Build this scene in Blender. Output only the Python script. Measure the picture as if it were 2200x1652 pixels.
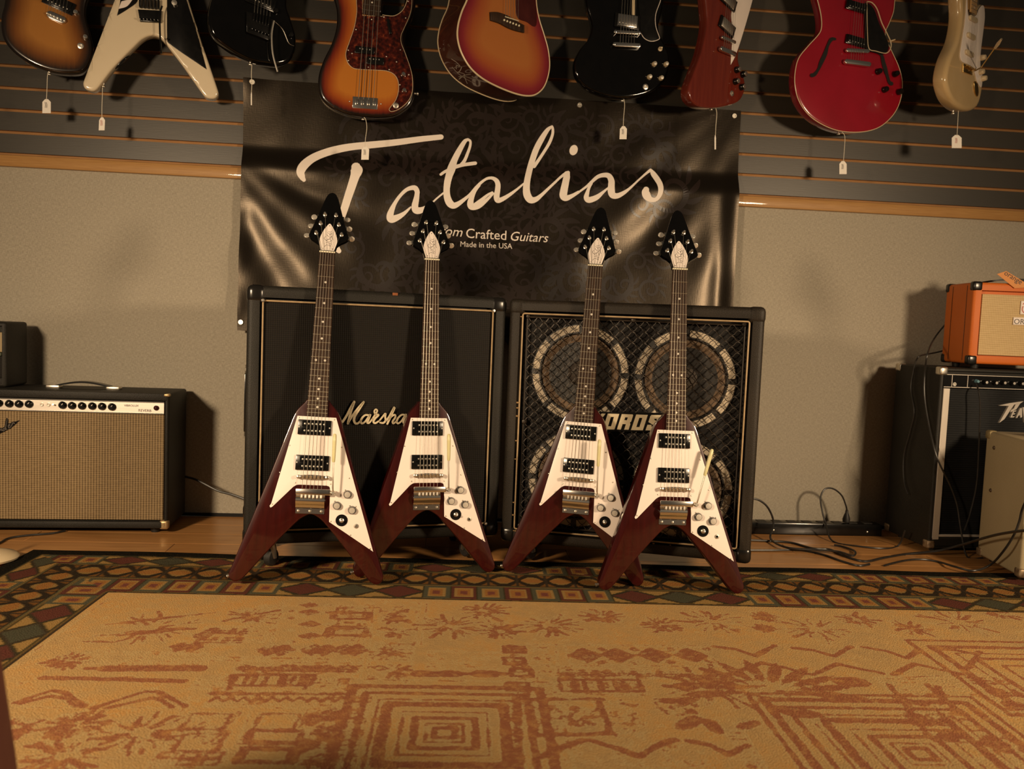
import bpy, bmesh, math, random
import numpy as np
from mathutils import Matrix, Vector
from mathutils.geometry import delaunay_2d_cdt

random.seed(7)
for o in list(bpy.data.objects): bpy.data.objects.remove(o)
scene = bpy.context.scene
COL = scene.collection

# ---------------------------------------------------------------- camera, world, lights, exposure
CAM_Y, CAM_H, YAW, PITCH, ROLL, FPX = 3.1409, .7485, .0893, .0701, .0403, 1794.8
_f = np.array([math.sin(YAW)*math.cos(PITCH), math.cos(YAW)*math.cos(PITCH), -math.sin(PITCH)])
_r = np.array([math.cos(YAW), -math.sin(YAW), 0.]); _u = np.cross(_r, _f)
_r, _u = _r*math.cos(ROLL)+_u*math.sin(ROLL), -_r*math.sin(ROLL)+_u*math.cos(ROLL)
_C = np.array([0, -CAM_Y, CAM_H])
cam_d = bpy.data.cameras.new('camera'); cam = bpy.data.objects.new('camera', cam_d); COL.objects.link(cam)
cam_d.sensor_width = 36; cam_d.lens = FPX/2200*36; cam_d.clip_start = .05
cam.matrix_world = Matrix(((_r[0], _u[0], -_f[0], _C[0]), (_r[1], _u[1], -_f[1], _C[1]), (_r[2], _u[2], -_f[2], _C[2]), (0, 0, 0, 1)))
cam_d.dof.use_dof = True; cam_d.dof.focus_distance = 2.45; cam_d.dof.aperture_fstop = 4.0
scene.camera = cam
w = bpy.data.worlds.new('world'); scene.world = w; w.use_nodes = True
w.node_tree.nodes['Background'].inputs[0].default_value = (1.0, .80, .58, 1)
w.node_tree.nodes['Background'].inputs[1].default_value = .045
def lamp(name, loc, aim, power, size, color, spread=180):
    l = bpy.data.lights.new(name, 'AREA'); l.shape = 'DISK'; l.size = size; l.energy = power; l.color = color; l.spread = math.radians(spread)
    o = bpy.data.objects.new(name, l); COL.objects.link(o); o.location = loc
    o.rotation_euler = (Vector(aim)-Vector(loc)).to_track_quat('-Z', 'Y').to_euler(); return o
WARM = (1.0, .73, .46)
lamp('studio_light_left', (-1.75, -3.0, 1.25), (-.45, -.5, .25), 24, .34, WARM, 92)
lamp('studio_light_right', (2.45, -3.0, 1.25), (.8, -.5, .25), 24, .34, WARM, 92)
vs = scene.view_settings
vs.view_transform = 'Standard'; vs.look = 'None'; vs.gamma = 1; vs.use_curve_mapping = False; vs.exposure = 0.0

# ---------------------------------------------------------------- pixel -> point helpers (2200 x 1652 frame)
def ray(x, y): return _f+_r*((x-1100)/FPX)-_u*((y-826)/FPX)
def onplane(x, y, p0, n):
    d = ray(x, y); n = np.asarray(n, float); t = np.dot(np.asarray(p0, float)-_C, n)/np.dot(d, n); return _C+d*t
def PZ(x, y, z=0.): return onplane(x, y, (0, 0, z), (0, 0, 1))
def PY(x, y, yy=0.): return onplane(x, y, (0, yy, 0), (0, 1, 0))
def PX(x, y, xx): return onplane(x, y, (xx, 0, 0), (1, 0, 0))
class Crop:
    def __init__(s, ox, oy, k): s.ox, s.oy, s.k = ox, oy, k
    def __call__(s, x, y): return s.ox+x/s.k, s.oy+y/s.k
CA, CB, CC, CD = Crop(0, 0, 3.143), Crop(660, 0, 3.793), Crop(1200, 0, 4.583), Crop(1640, 0, 3.929)

# ---------------------------------------------------------------- objects
def thing(name, label, cat, M=None, group=None):
    o = bpy.data.objects.new(name, None); COL.objects.link(o); o.empty_display_size = .05
    if M is not None: o.matrix_world = M
    o['label'] = label; o['category'] = cat
    if group: o['group'] = group
    return o
def obj(name, me, mats, parent=None, M=None):
    o = bpy.data.objects.new(name, me); COL.objects.link(o)
    if not isinstance(mats, (list, tuple)): mats = [mats]
    if not me.materials:
        for m in mats: me.materials.append(m)
    if parent: o.parent = parent
    if M is not None: o.matrix_local = M
    return o
def tag(o, label, cat, group=None):
    o['label'] = label; o['category'] = cat
    if group: o['group'] = group
    return o
def struct(o): o['kind'] = 'structure'; return o
def copy_tree(o, parent=None):
    c = o.copy(); COL.objects.link(c); c.parent = parent
    for ch in [k for k in bpy.data.objects if k.parent == o]: copy_tree(ch, c)
    return c
def frame(o, x, y, z):
    return Matrix(((x[0], y[0], z[0], o[0]), (x[1], y[1], z[1], o[1]), (x[2], y[2], z[2], o[2]), (0, 0, 0, 1)))
def TR(x=0, y=0, z=0, rz=0): return Matrix.Translation((x, y, z)) @ Matrix.Rotation(rz, 4, 'Z')

# ---------------------------------------------------------------- curves and meshes
def cr(pts, closed=True, sub=6):
    """Catmull-Rom through the points; a third element 1 marks a sharp corner."""
    P = [np.array(p[:2], float) for p in pts]; K = [len(p) > 2 and p[2] == 1 for p in pts]; n = len(P); out = []
    for i in range(n if closed else n-1):
        a, b = P[i], P[(i+1) % n]
        p0 = P[(i-1) % n] if (closed or i > 0) else a; p3 = P[(i+2) % n] if (closed or i+2 < n) else b
        ta = (b-a) if K[i] else (b-p0)/2; tb = (b-a) if K[(i+1) % n] else (p3-a)/2
        d = np.linalg.norm(b-a)
        for t in (ta, tb):
            L = np.linalg.norm(t)
            if L > 1.3*d: t *= 1.3*d/L
        m = 1 if (K[i] and K[(i+1) % n]) else sub
        for j in range(m):
            s = j/m
            out.append((2*s**3-3*s*s+1)*a+(s**3-2*s*s+s)*ta+(-2*s**3+3*s*s)*b+(s**3-s*s)*tb)
    if not closed: out.append(P[-1])
    return np.array(out)
def crn(pts, sub=6):
    """open Catmull-Rom in any dimension"""
    P = [np.array(p, float) for p in pts]; n = len(P); out = []
    for i in range(n-1):
        a, b = P[i], P[i+1]; p0 = P[i-1] if i > 0 else a; p3 = P[i+2] if i+2 < n else b
        for j in range(sub):
            s = j/sub; ta, tb = (b-p0)/2, (p3-a)/2
            out.append((2*s**3-3*s*s+1)*a+(s**3-2*s*s+s)*ta+(-2*s**3+3*s*s)*b+(s**3-s*s)*tb)
    out.append(P[-1]); return np.array(out)
def area(P): x, y = P[:, 0], P[:, 1]; return .5*np.sum(x*np.roll(y, -1)-np.roll(x, -1)*y)
def ccw(P): P = np.asarray(P, float)[:, :2]; return P if area(P) > 0 else P[::-1]
def inset(P, d):
    e = np.roll(P, -1, 0)-P; e /= np.maximum(np.linalg.norm(e, axis=1), 1e-9)[:, None]
    n = np.stack([-e[:, 1], e[:, 0]], 1); m = n+np.roll(n, 1, 0); L = np.maximum((m*m).sum(1), .6)
    return P+m*(2*d/L)[:, None]
def edgedist(Q, P):
    d = np.full(len(Q), 1e9)
    for a, b in zip(P, np.roll(P, -1, 0)):
        ab = b-a; t = np.clip(((Q-a)@ab)/max(ab@ab, 1e-12), 0, 1); d = np.minimum(d, np.linalg.norm(Q-(a+t[:, None]*ab), axis=1))
    return d
def inside(Q, P):
    c = np.zeros(len(Q), bool)
    for a, b in zip(P, np.roll(P, -1, 0)):
        k = (a[1] > Q[:, 1]) != (b[1] > Q[:, 1])
        with np.errstate(divide='ignore', invalid='ignore'): xi = (b[0]-a[0])*(Q[:, 1]-a[1])/(b[1]-a[1])+a[0]
        c ^= k & (Q[:, 0] < xi)
    return c
class MB:
    def __init__(s): s.v, s.f, s.m = [], [], []
    def add(s, V, F, mi=0):
        o = len(s.v); s.v += [tuple(map(float, p)) for p in V]; s.f += [tuple(i+o for i in f) for f in F]; s.m += [mi]*len(F); return s
    def box(s, c, d, R=None, mi=0):
        V = []
        for k in range(8):
            p = Vector(((k & 1)-.5, (k >> 1 & 1)-.5, (k >> 2)-.5)); p = Vector((p.x*d[0], p.y*d[1], p.z*d[2]))
            if R is not None: p = R @ p
            V.append(p+Vector(c))
        return s.add(V, [(0, 2, 3, 1), (4, 5, 7, 6), (0, 1, 5, 4), (2, 6, 7, 3), (0, 4, 6, 2), (1, 3, 7, 5)], mi)
    def prism(s, P, z0, z1, mi=0, bev=0, fn=None):
        """outline in xy, from z0 (back) to z1 (front), optional rounded front edge"""
        P = ccw(P); n = len(P)
        rings = [(P, z0), (P, z1)] if not bev else [(inset(P, bev*.5), z0), (P, z0+bev*.5), (P, z1-bev), (inset(P, bev*.13), z1-bev*.5), (inset(P, bev*.5), z1-bev*.13), (inset(P, bev), z1)]
        V = [(*p, z) for R, z in rings for p in R]
        if fn: V = [fn(*p) for p in V]
        F = [tuple(range(n))[::-1], tuple(range((len(rings)-1)*n, len(rings)*n))]
        for k in range(len(rings)-1):
            F += [(k*n+i, k*n+(i+1) % n, k*n+n+(i+1) % n, k*n+n+i) for i in range(n)]
        return s.add(V, F, mi)
    def tube(s, pts, r, n=8, mi=0, closed=False, caps=True):
        P = [Vector(p) for p in pts]; m = len(P); V = []; rr = r if hasattr(r, '__len__') else [r]*m
        up = None
        for i, p in enumerate(P):
            a = P[i-1] if (i > 0 or closed) else p; b = P[(i+1) % m] if (i < m-1 or closed) else p
            t = (b-a).normalized() if (b-a).length > 1e-9 else Vector((0, 0, 1))
            if up is None: up = t.orthogonal().normalized()
            up = (up-t*up.dot(t)); up = up.normalized() if up.length > 1e-6 else t.orthogonal().normalized()
            w_ = t.cross(up)
            V += [p+(up*math.cos(2*math.pi*k/n)+w_*math.sin(2*math.pi*k/n))*rr[i] for k in range(n)]
        F = []
        for i in range(m if closed else m-1):
            a, b = i*n, ((i+1) % m)*n
            F += [(a+k, a+(k+1) % n, b+(k+1) % n, b+k) for k in range(n)]
        if caps and not closed: F += [tuple(range(n))[::-1], tuple(range((m-1)*n, m*n))]
        return s.add(V, F, mi)
    def lathe(s, prof, c=(0, 0, 0), n=20, R=None, mi=0):
        """profile (radius, height) about +z"""
        V, F = [], []; m = len(prof)
        for i in range(n):
            a = 2*math.pi*i/n
            for r_, h in prof:
                p = Vector((r_*math.cos(a), r_*math.sin(a), h))
                if R is not None: p = R @ p
                V.append(p+Vector(c))
        for i in range(n):
            j = (i+1) % n
            F += [(i*m+k, j*m+k, j*m+k+1, i*m+k+1) for k in range(m-1)]
        F += [tuple(i*m for i in range(n))[::-1], tuple(i*m+m-1 for i in range(n))]
        return s.add(V, F, mi)
    def mesh(s, name, smooth=35):
        me = bpy.data.meshes.new(name); me.from_pydata(s.v, [], s.f)
        if any(s.m): me.polygons.foreach_set('material_index', s.m)
        me.validate(); me.update()
        if smooth:
            me.polygons.foreach_set('use_smooth', [True]*len(me.polygons)); me.set_sharp_from_angle(angle=math.radians(smooth))
        return me
    def obj(s, name, mats, parent=None, smooth=35, M=None): return obj(name, s.mesh(name, smooth), mats, parent, M)
def rbox(c, d, bev=.004, seg=2):
    bm = bmesh.new(); bmesh.ops.create_cube(bm, size=1); bmesh.ops.scale(bm, vec=d, verts=bm.verts)
    if bev: bmesh.ops.bevel(bm, geom=list(bm.edges), offset=bev, segments=seg, affect='EDGES', profile=.5)
    bmesh.ops.translate(bm, vec=c, verts=bm.verts)
    V = [v.co[:] for v in bm.verts]; F = [[v.index for v in f.verts] for f in bm.faces]; bm.free(); return V, F
def rb(name, c, d, mats, parent=None, bev=.004, seg=2, M=None):
    return MB().add(*rbox(c, d, bev, seg)).obj(name, mats, parent, 40, M)
def body_mesh(name, P, t, r=.008, g=.012, dome=0, rb_=.005):
    """solid guitar body: front face at z=0 with rounded edge r, thickness t; attribute 'edge' = distance from outline"""
    P = ccw(P); lo, hi = P.min(0), P.max(0)
    X, Y = np.meshgrid(np.arange(lo[0]+g/2, hi[0], g), np.arange(lo[1]+g/2, hi[1], g)); Q = np.stack([X.ravel(), Y.ravel()], 1)
    Q = Q[inside(Q, P)]; Q = Q[edgedist(Q, P) > r+g*.5]
    R = []
    for d in (r*.12, r*.45, r, r+g*.4):
        q = inset(P, d); k = inside(q, P); q = q[k]; dd = edgedist(q, P); R.append(q[np.abs(dd-d) < d*.12+1e-5])
    A = np.vstack([P]+R+[Q]); n = len(P)
    v2, e2, f2, *_ = delaunay_2d_cdt([Vector(p) for p in A], [(i, (i+1) % n) for i in range(n)], [], 1, 1e-6)
    V2 = np.array([p[:] for p in v2]); d = edgedist(V2, P); d[d < 1e-5] = 0
    z = np.where(d < r, -r+np.sqrt(np.maximum(r*r-(r-d)**2, 0)), 0.)
    if dome: z = z+dome*(1-np.exp(-d/.06))
    V = [(p[0], p[1], zz) for p, zz in zip(V2, z)]; F = [tuple(f) for f in f2]
    mb = MB().add(V, F); D = list(d)
    ring = [(p[0], p[1], -r) for p in P]; b2 = inset(P, rb_*.4); b3 = inset(P, rb_)
    RV = ring+[(p[0], p[1], -t+rb_) for p in P]+[(p[0], p[1], -t+rb_*.3) for p in b2]+[(p[0], p[1], -t) for p in b3]; RF = []
    for k in range(3): RF += [(k*n+i, k*n+n+i, k*n+n+(i+1) % n, k*n+(i+1) % n) for i in range(n)]
    RF += [tuple(range(3*n, 4*n))[::-1]]
    mb.add(RV, [f[::-1] for f in RF]); D += [0]*len(RV)
    me = mb.mesh(name, 40); at = me.attributes.new('edge', 'FLOAT', 'POINT'); at.data.foreach_set('value', D)
    bm = bmesh.new(); bm.from_mesh(me); bmesh.ops.remove_doubles(bm, verts=bm.verts, dist=1e-6); bmesh.ops.recalc_face_normals(bm, faces=bm.faces); bm.to_mesh(me); bm.free()
    me.polygons.foreach_set('use_smooth', [True]*len(me.polygons)); me.set_sharp_from_angle(angle=math.radians(40)); return me
def ribbon(mb, pts, fn, sub=6, mi=0, k=.5):
    """variable-width stroke; pts (x, y, width); fn maps (x, y) to a 3D point"""
    P = crn(pts, sub); c = P[:, :2]; t = np.gradient(c, axis=0); t /= np.maximum(np.linalg.norm(t, axis=1), 1e-9)[:, None]
    n = np.stack([-t[:, 1], t[:, 0]], 1)*(P[:, 2]*k)[:, None]; L, R_ = c+n, c-n; V = []
    def cap(ci, ti, wi, sg):
        return [ci+sg*ti*wi*math.cos(a)+np.array([-ti[1], ti[0]])*wi*math.sin(a) for a in np.linspace(-math.pi/2, math.pi/2, 7)]
    m = len(c)
    V = [fn(*p) for p in L]+[fn(*p) for p in R_]; F = [(i, m+i, m+i+1, i+1) for i in range(m-1)]; mb.add(V, F, mi)
    for ci, ti, wi, sg in ((c[0], t[0], P[0, 2]*k, -1), (c[-1], t[-1], P[-1, 2]*k, 1)):
        q = cap(ci, ti, wi, sg); mb.add([fn(*p) for p in q], [tuple(range(7))], mi)
def text_mesh(txt, fn, shear=0, res=3):
    """text laid out in a box scaled so that its width runs 0..1 (height keeps the ratio), mapped by fn(u, v)"""
    cu = bpy.data.curves.new('t', 'FONT'); cu.body = txt; cu.shear = shear; cu.resolution_u = res
    o = bpy.data.objects.new('t', cu); COL.objects.link(o); dg = bpy.context.evaluated_depsgraph_get()
    me = bpy.data.meshes.new_from_object(o.evaluated_get(dg)); V = np.array([v.co[:2] for v in me.vertices]); F = [tuple(p.vertices) for p in me.polygons]
    bpy.data.objects.remove(o); bpy.data.curves.remove(cu); bpy.data.meshes.remove(me)
    x0, x1 = V[:, 0].min(), V[:, 0].max(); V = np.stack([(V[:, 0]-x0)/(x1-x0), V[:, 1]/(x1-x0)], 1)
    return MB().add([fn(*p) for p in V], F)

# ---------------------------------------------------------------- materials
def mat(name, col=(.5, .5, .5), rough=.5, metal=0, coat=0, spec=.5, **k):
    m = bpy.data.materials.new(name); m.use_nodes = True; b = m.node_tree.nodes['Principled BSDF']
    b.inputs['Base Color'].default_value = (*col, 1); b.inputs['Roughness'].default_value = rough; b.inputs['Metallic'].default_value = metal
    b.inputs['Coat Weight'].default_value = coat; b.inputs['Coat Roughness'].default_value = k.get('coat_rough', .05); b.inputs['Specular IOR Level'].default_value = spec
    if 'sheen' in k: b.inputs['Sheen Weight'].default_value = k['sheen']
    m['b'] = 1; return m
class NT:
    def __init__(s, m): s.m = m; s.t = m.node_tree; s.b = s.t.nodes['Principled BSDF']
    def n(s, typ, **k):
        nd = s.t.nodes.new(typ)
        for a, v in k.items():
            if a.startswith('i_'):
                key = a[2:]; key = int(key) if key.isdigit() else key.replace('_', ' ')
                nd.inputs[key].default_value = v
            else: setattr(nd, a, v)
        return nd
    def l(s, a, b): s.t.links.new(a, b)
    def coord(s, scale=(1, 1, 1), which='Object'):
        c = s.n('ShaderNodeTexCoord'); mp = s.n('ShaderNodeMapping'); mp.inputs['Scale'].default_value = scale; s.l(c.outputs[which], mp.inputs[0]); return mp.outputs[0]
    def noise(s, co, scale, detail=3, rough=.5):
        nd = s.n('ShaderNodeTexNoise', i_Scale=scale, i_Detail=detail, i_Roughness=rough); s.l(co, nd.inputs['Vector']); return nd.outputs['Fac']
    def ramp(s, fac, stops, interp='LINEAR'):
        r = s.n('ShaderNodeValToRGB'); r.color_ramp.interpolation = interp; el = r.color_ramp.elements
        while len(el) < len(stops): el.new(.5)
        for e, (p, c) in zip(el, stops): e.position = p; e.color = (*c, 1) if len(c) == 3 else c
        s.l(fac, r.inputs[0]); return r.outputs[0]
    def mix(s, f, a, b):
        nd = s.n('ShaderNodeMix', data_type='RGBA')
        for i, v in ((0, f), (6, a), (7, b)):
            if isinstance(v, (tuple, float, int)): nd.inputs[i].default_value = v if not isinstance(v, tuple) else (*v, 1)
            else: s.l(v, nd.inputs[i])
        return nd.outputs[2]
    def math(s, op, a, b=None):
        nd = s.n('ShaderNodeMath', operation=op)
        for i, v in ((0, a), (1, b)):
            if v is None: continue
            if isinstance(v, (int, float)): nd.inputs[i].default_value = v
            else: s.l(v, nd.inputs[i])
        return nd.outputs[0]
    def color(s, o): s.l(o, s.b.inputs['Base Color'])
    def rough(s, o): s.l(o, s.b.inputs['Roughness'])
    def bump(s, h, strength=.3, dist=.002):
        nd = s.n('ShaderNodeBump', i_Strength=strength, i_Distance=dist); s.l(h, nd.inputs['Height']); s.l(nd.outputs[0], s.b.inputs['Normal'])
    def attr(s, name): return s.n('ShaderNodeAttribute', attribute_name=name)

def noisy(name, c0, c1, scale=8, rough=.5, bump=0, bscale=300, bdist=.001, detail=4, stretch=(1, 1, 1), **k):
    m = mat(name, c0, rough, **k); t = NT(m); co = t.coord(stretch); t.color(t.ramp(t.noise(co, scale, detail), [(.3, c0), (.7, c1)]))
    if bump: t.bump(t.noise(t.coord(), bscale, 2), bump, bdist)
    return m
M_CHROME = mat('chrome', (.80, .77, .72), .20, 1)
M_NICKEL = noisy('nickel', (.66, .62, .54), (.76, .72, .64), 40, .36, metal=1)
M_STEEL = mat('string_steel', (.34, .31, .26), .42, 1)
M_TUNER = noisy('tuner_button_chrome', (.74, .69, .60), (.82, .77, .68), 60, .3, metal=.55)
M_FRET = noisy('fret_wire', (.40, .34, .24), (.48, .42, .31), 40, .45, metal=.8)
M_GOLD = mat('gold_metal', (.80, .56, .22), .22, 1)
M_BLACKP = noisy('black_plastic', (.004, .004, .004), (.007, .0065, .006), 60, .20)
M_BLACKR = noisy('black_rubber', (.010, .009, .008), (.020, .018, .016), 60, .55)
M_WHITEP = noisy('white_plastic', (.84, .76, .70), (.89, .81, .75), 5, .22)
M_CREAMP = noisy('cream_plastic', (.62, .50, .32), (.68, .56, .36), 6, .3)
M_IVORY = noisy('aged_ivory_plastic', (.62, .58, .30), (.70, .66, .38), 20, .3)
M_PAPER = noisy('tag_paper', (.84, .80, .72), (.90, .86, .80), 30, .8)
M_THREAD = noisy('tag_thread', (.72, .66, .52), (.80, .74, .62), 90, .9)
M_INK = noisy('ink', (.03, .03, .03), (.06, .05, .05), 50, .6)
M_REDINK = noisy('red_ink', (.45, .06, .05), (.5, .1, .08), 50, .6)
M_ROSE = noisy('rosewood', (.020, .011, .007), (.055, .030, .017), 30, .5, stretch=(8, .6, 1), spec=.2)
M_MAPLE = noisy('maple_neck', (.50, .30, .11), (.58, .36, .15), 25, .3, stretch=(8, .6, 1), coat=.5)
M_PEARL = noisy('pearloid', (.62, .58, .50), (.80, .76, .66), 80, .25)
M_BONE = noisy('bone_nut', (.70, .66, .48), (.76, .72, .54), 50, .4)
def gloss_wood(name, c0, c1, scale=14, coat=1.0, rough=.3, stretch=(6, .5, 1)):
    m = mat(name, c0, rough, coat=coat, coat_rough=.04, spec=.25); t = NT(m); co = t.coord(stretch)
    t.color(t.ramp(t.noise(co, scale, 5, .6), [(.25, c0), (.75, c1)])); return m
M_CHERRY = gloss_wood('cherry_mahogany', (.021, .0016, .0014), (.044, .0034, .0027))
M_CHERRY2 = gloss_wood('faded_cherry_mahogany', (.105, .013, .008), (.165, .024, .012), 10)
M_BLACKG = noisy('gloss_black_lacquer', (.0022, .0022, .0022), (.0035, .0032, .003), 20, .08, coat=0)
M_WHITEG = noisy('aged_white_lacquer', (.72, .62, .44), (.78, .68, .50), 4, .25, coat=1)
M_REDG = noisy('gloss_cherry_red', (.24, .0035, .013), (.31, .005, .019), 5, .22, coat=1)
M_CREAMG = noisy('aged_cream_lacquer', (.56, .40, .19), (.64, .47, .25), 6, .25, coat=1)
def burst(name, stops, side, width=.09, grain=.12):
    m = mat(name, side, .22, coat=1, coat_rough=.03); t = NT(m); e = t.attr('edge').outputs['Fac']
    nz = t.noise(t.coord((14, 1, 1)), 9, 4); d = t.math('ADD', t.math('DIVIDE', e, width), t.math('MULTIPLY', t.math('SUBTRACT', nz, .5), grain))
    t.color(t.ramp(d, stops)); return m
M_BURST_A = burst('amber_sunburst', [(.0, (.006, .004, .003)), (.16, (.016, .007, .003)), (.50, (.19, .065, .011)), (1., (.42, .18, .035))], (.01, .005, .003), .085)
M_BURST_B = burst('three_colour_sunburst', [(.0, (.006, .004, .003)), (.12, (.010, .005, .003)), (.26, (.16, .018, .006)), (.50, (.34, .075, .010)), (.85, (.48, .17, .022))], (.01, .005, .003), .085)
M_BURST_C = burst('cherry_sunburst', [(.0, (.15, .008, .018)), (.22, (.24, .022, .028)), (.55, (.36, .085, .024)), (1., (.42, .145, .034))], (.05, .008, .006), .10, .06)
M_MAHOSIDE = gloss_wood('dark_mahogany_side', (.028, .007, .004), (.060, .015, .008))
def tortoise():
    m = mat('tortoiseshell_plastic', (.1, .01, .01), .15, coat=.6); t = NT(m); co = t.coord()
    v = t.n('ShaderNodeTexVoronoi', i_Scale=90.); t.l(co, v.inputs['Vector']); nz = t.noise(co, 60, 5, .7)
    t.color(t.ramp(t.math('ADD', nz, t.math('MULTIPLY', v.outputs['Distance'], .35)), [(.45, (.010, .002, .0015)), (.66, (.045, .005, .003)), (.82, (.10, .014, .006)), (.97, (.34, .08, .025))])); return m
M_TORT = tortoise()
def tolex(name, c0, c1, rough=.55, sc=420, bs=.6):
    m = mat(name, c0, rough, spec=.28); t = NT(m); co = t.coord(); n1 = t.noise(co, sc, 2); n2 = t.noise(co, 6, 4)
    t.color(t.ramp(t.math('ADD', t.math('MULTIPLY', n1, .6), t.math('MULTIPLY', n2, .4)), [(.35, c0), (.65, c1)])); t.bump(n1, bs, .0012); return m
M_TOLEX = tolex('black_tolex', (.008, .0075, .006), (.022, .020, .016))
M_TOLEX_WORN = tolex('worn_black_tolex', (.008, .0065, .0045), (.028, .021, .014))
M_TOLEX_ORANGE = tolex('orange_tolex', (.56, .13, .018), (.66, .17, .028), .5, 500, .3)
M_TOLEX_CREAM = tolex('cream_tolex', (.40, .33, .20), (.46, .385, .24), .5, 420, .3)
M_DARK = noisy('dark_interior', (.006, .005, .005), (.010, .009, .008), 10, .9)
M_PIPING = noisy('gold_piping', (.34, .24, .13), (.44, .32, .18), 60, .45)
M_LOGO = noisy('cream_logo_plastic', (.52, .44, .29), (.62, .54, .37), 50, .4)
def weave(name, dark, light, sx, sz, rough=.6, bumpd=.0008, contrast=.9):
    """woven speaker cloth on an xz plane"""
    m = mat(name, light, rough, spec=.2); t = NT(m); c = t.n('ShaderNodeTexCoord'); sp = t.n('ShaderNodeSeparateXYZ'); t.l(c.outputs['Object'], sp.inputs[0])
    a = t.math('SINE', t.math('MULTIPLY', sp.outputs[0], 2*math.pi/sx)); b = t.math('SINE', t.math('MULTIPLY', sp.outputs[2], 2*math.pi/sz))
    nz = t.noise(t.coord((1, 1, 6)), 60, 4); h = t.math('ADD', t.math('MULTIPLY', t.math('ADD', a, t.math('MULTIPLY', b, .8)), .25*contrast), t.math('ADD', t.math('MULTIPLY', nz, .5), .25))
    t.color(t.ramp(h, [(.25, dark), (.75, light)])); t.bump(h, .6, bumpd); return m
M_GRILLE_SILVER = weave('silver_sparkle_cloth', (.095, .064, .031), (.30, .215, .112), .0088, .0062)
M_GRILLE_BLACK = weave('black_cloth', (.003, .0024, .0018), (.010, .0075, .005), .006, .006)
M_GRILLE_CREAM = weave('cream_cloth', (.46, .33, .16), (.66, .50, .27), .006, .0075, .7, .0005, .6)
M_GRILLE_RIB = weave('ribbed_black_cloth', (.004, .0045, .005), (.016, .017, .018), .2, .008)
M_ALU = noisy('brushed_aluminium', (.74, .69, .62), (.82, .77, .70), 30, .38, metal=.9, stretch=(.3, 6, 6))
M_CABLE = noisy('black_cable', (.012, .011, .010), (.024, .022, .020), 60, .4)

# ================================================================ the room
ZT, PITCHS = 1.276, .0762                         # top of the oak rail, slat pitch
XL, XR, ZTOP = -3.0, 4.0, 2.76
def fabric():
    m = mat('wall_fabric', (.36, .32, .25), .85, sheen=.1); t = NT(m); co = t.coord((1, 1, 1)); a = t.noise(t.coord((90, 1, 500)), 1, 2); b = t.noise(t.coord((500, 1, 90)), 1, 2)
    n = t.math('ADD', t.math('MULTIPLY', a, .5), t.math('MULTIPLY', b, .5)); big = t.noise(co, 1.5, 3)
    t.color(t.mix(t.ramp(n, [(.42, (0, 0, 0)), (.6, (1, 1, 1))]), t.ramp(big, [(.3, (.290, .262, .205)), (.7, (.320, .290, .228))]), (.41, .372, .295))); t.bump(n, .5, .0015); return m
M_FABRIC = fabric()
M_MDF = noisy('bare_mdf', (.30, .145, .048), (.38, .19, .068), 12, .8)
M_SLAT = mat('grey_slat_laminate', (.060, .054, .046), .42, spec=.55); _t = NT(M_SLAT); _c = _t.coord(); _t.color(_t.ramp(_t.noise(_t.coord((.6, 1, 3)), 2.2, 5), [(.3, (.021, .019, .015)), (.7, (.043, .036, .026))])); _t.bump(_t.noise(_t.coord((3, 1, 60)), 6, 3), .12, .001)
M_OAK = gloss_wood('oak_rail', (.34, .175, .055), (.46, .26, .09), 22, .25, .45, (.6, 6, 14))
mb = MB(); mb.add([(XL, 0, 0), (XR, 0, 0), (XR, 0, ZT-.04), (XL, 0, ZT-.04)], [(0, 1, 2, 3)], 0)
mb.add([(XL, .014, ZT-.04), (XR, .014, ZT-.04), (XR, .014, ZTOP), (XL, .014, ZTOP)], [(0, 1, 2, 3)], 1); mb.box(((XL+XR)/2, .09, ZTOP/2), (XR-XL, .15, ZTOP), mi=1)
wall = struct(mb.obj('wall_back', [M_FABRIC, M_MDF], None, 0))
ns = int((ZTOP-ZT)/PITCHS)
sl = MB(); L = XR-XL; gp = .0110                    # board: laminate face, bare edges, T-slot lips
sl.add([(XL, 0, gp), (XR, 0, gp), (XR, 0, PITCHS), (XL, 0, PITCHS), (XL, .009, gp), (XR, .009, gp), (XR, .009, PITCHS), (XL, .009, PITCHS)], [(0, 1, 2, 3)], 0)
sl.add(sl.v[:8], [(4, 5, 1, 0), (3, 2, 6, 7), (0, 3, 7, 4), (1, 5, 6, 2), (7, 6, 5, 4)], 1)
slm = sl.mesh('slat', 0); slm.materials.append(M_SLAT); slm.materials.append(M_MDF)
for k in range(ns): obj('slat', slm, [], wall, Matrix.Translation((0, 0, ZT+k*PITCHS)))
tr = MB().add(*rbox(((XL+XR)/2, -.006, ZT-.02), (XR-XL, .022, .040), .004, 2)).obj('trim_1', M_OAK, None, 40); struct(tr)
tr2 = MB().add(*rbox(((XL+XR)/2, -.002, .006), (XR-XL, .006, .012), .001, 1)).obj('dark_line_back', M_DARK, None, 40); struct(tr2)  # thin dark strip drawn along the line where wall meets floor, no baseboard
def plankmat():
    m = mat('laminate_plank', (.4, .2, .08), .34, coat=.15); t = NT(m); oi = t.n('ShaderNodeObjectInfo'); co = t.n('ShaderNodeTexCoord'); mp = t.n('ShaderNodeMapping'); mp.inputs['Scale'].default_value = (.9, 9, 1)
    ad = t.n('ShaderNodeVectorMath', operation='ADD'); t.l(co.outputs['Object'], ad.inputs[0]); t.l(oi.outputs['Location'], ad.inputs[1]); t.l(ad.outputs[0], mp.inputs[0])
    g = t.noise(mp.outputs[0], 6, 6, .6); c = t.ramp(g, [(.25, (.36, .165, .052)), (.55, (.47, .235, .080)), (.8, (.54, .29, .11))])
    t.color(t.mix(t.math('MULTIPLY', oi.outputs['Random'], .35), c, (.36, .16, .05))); return m
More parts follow.
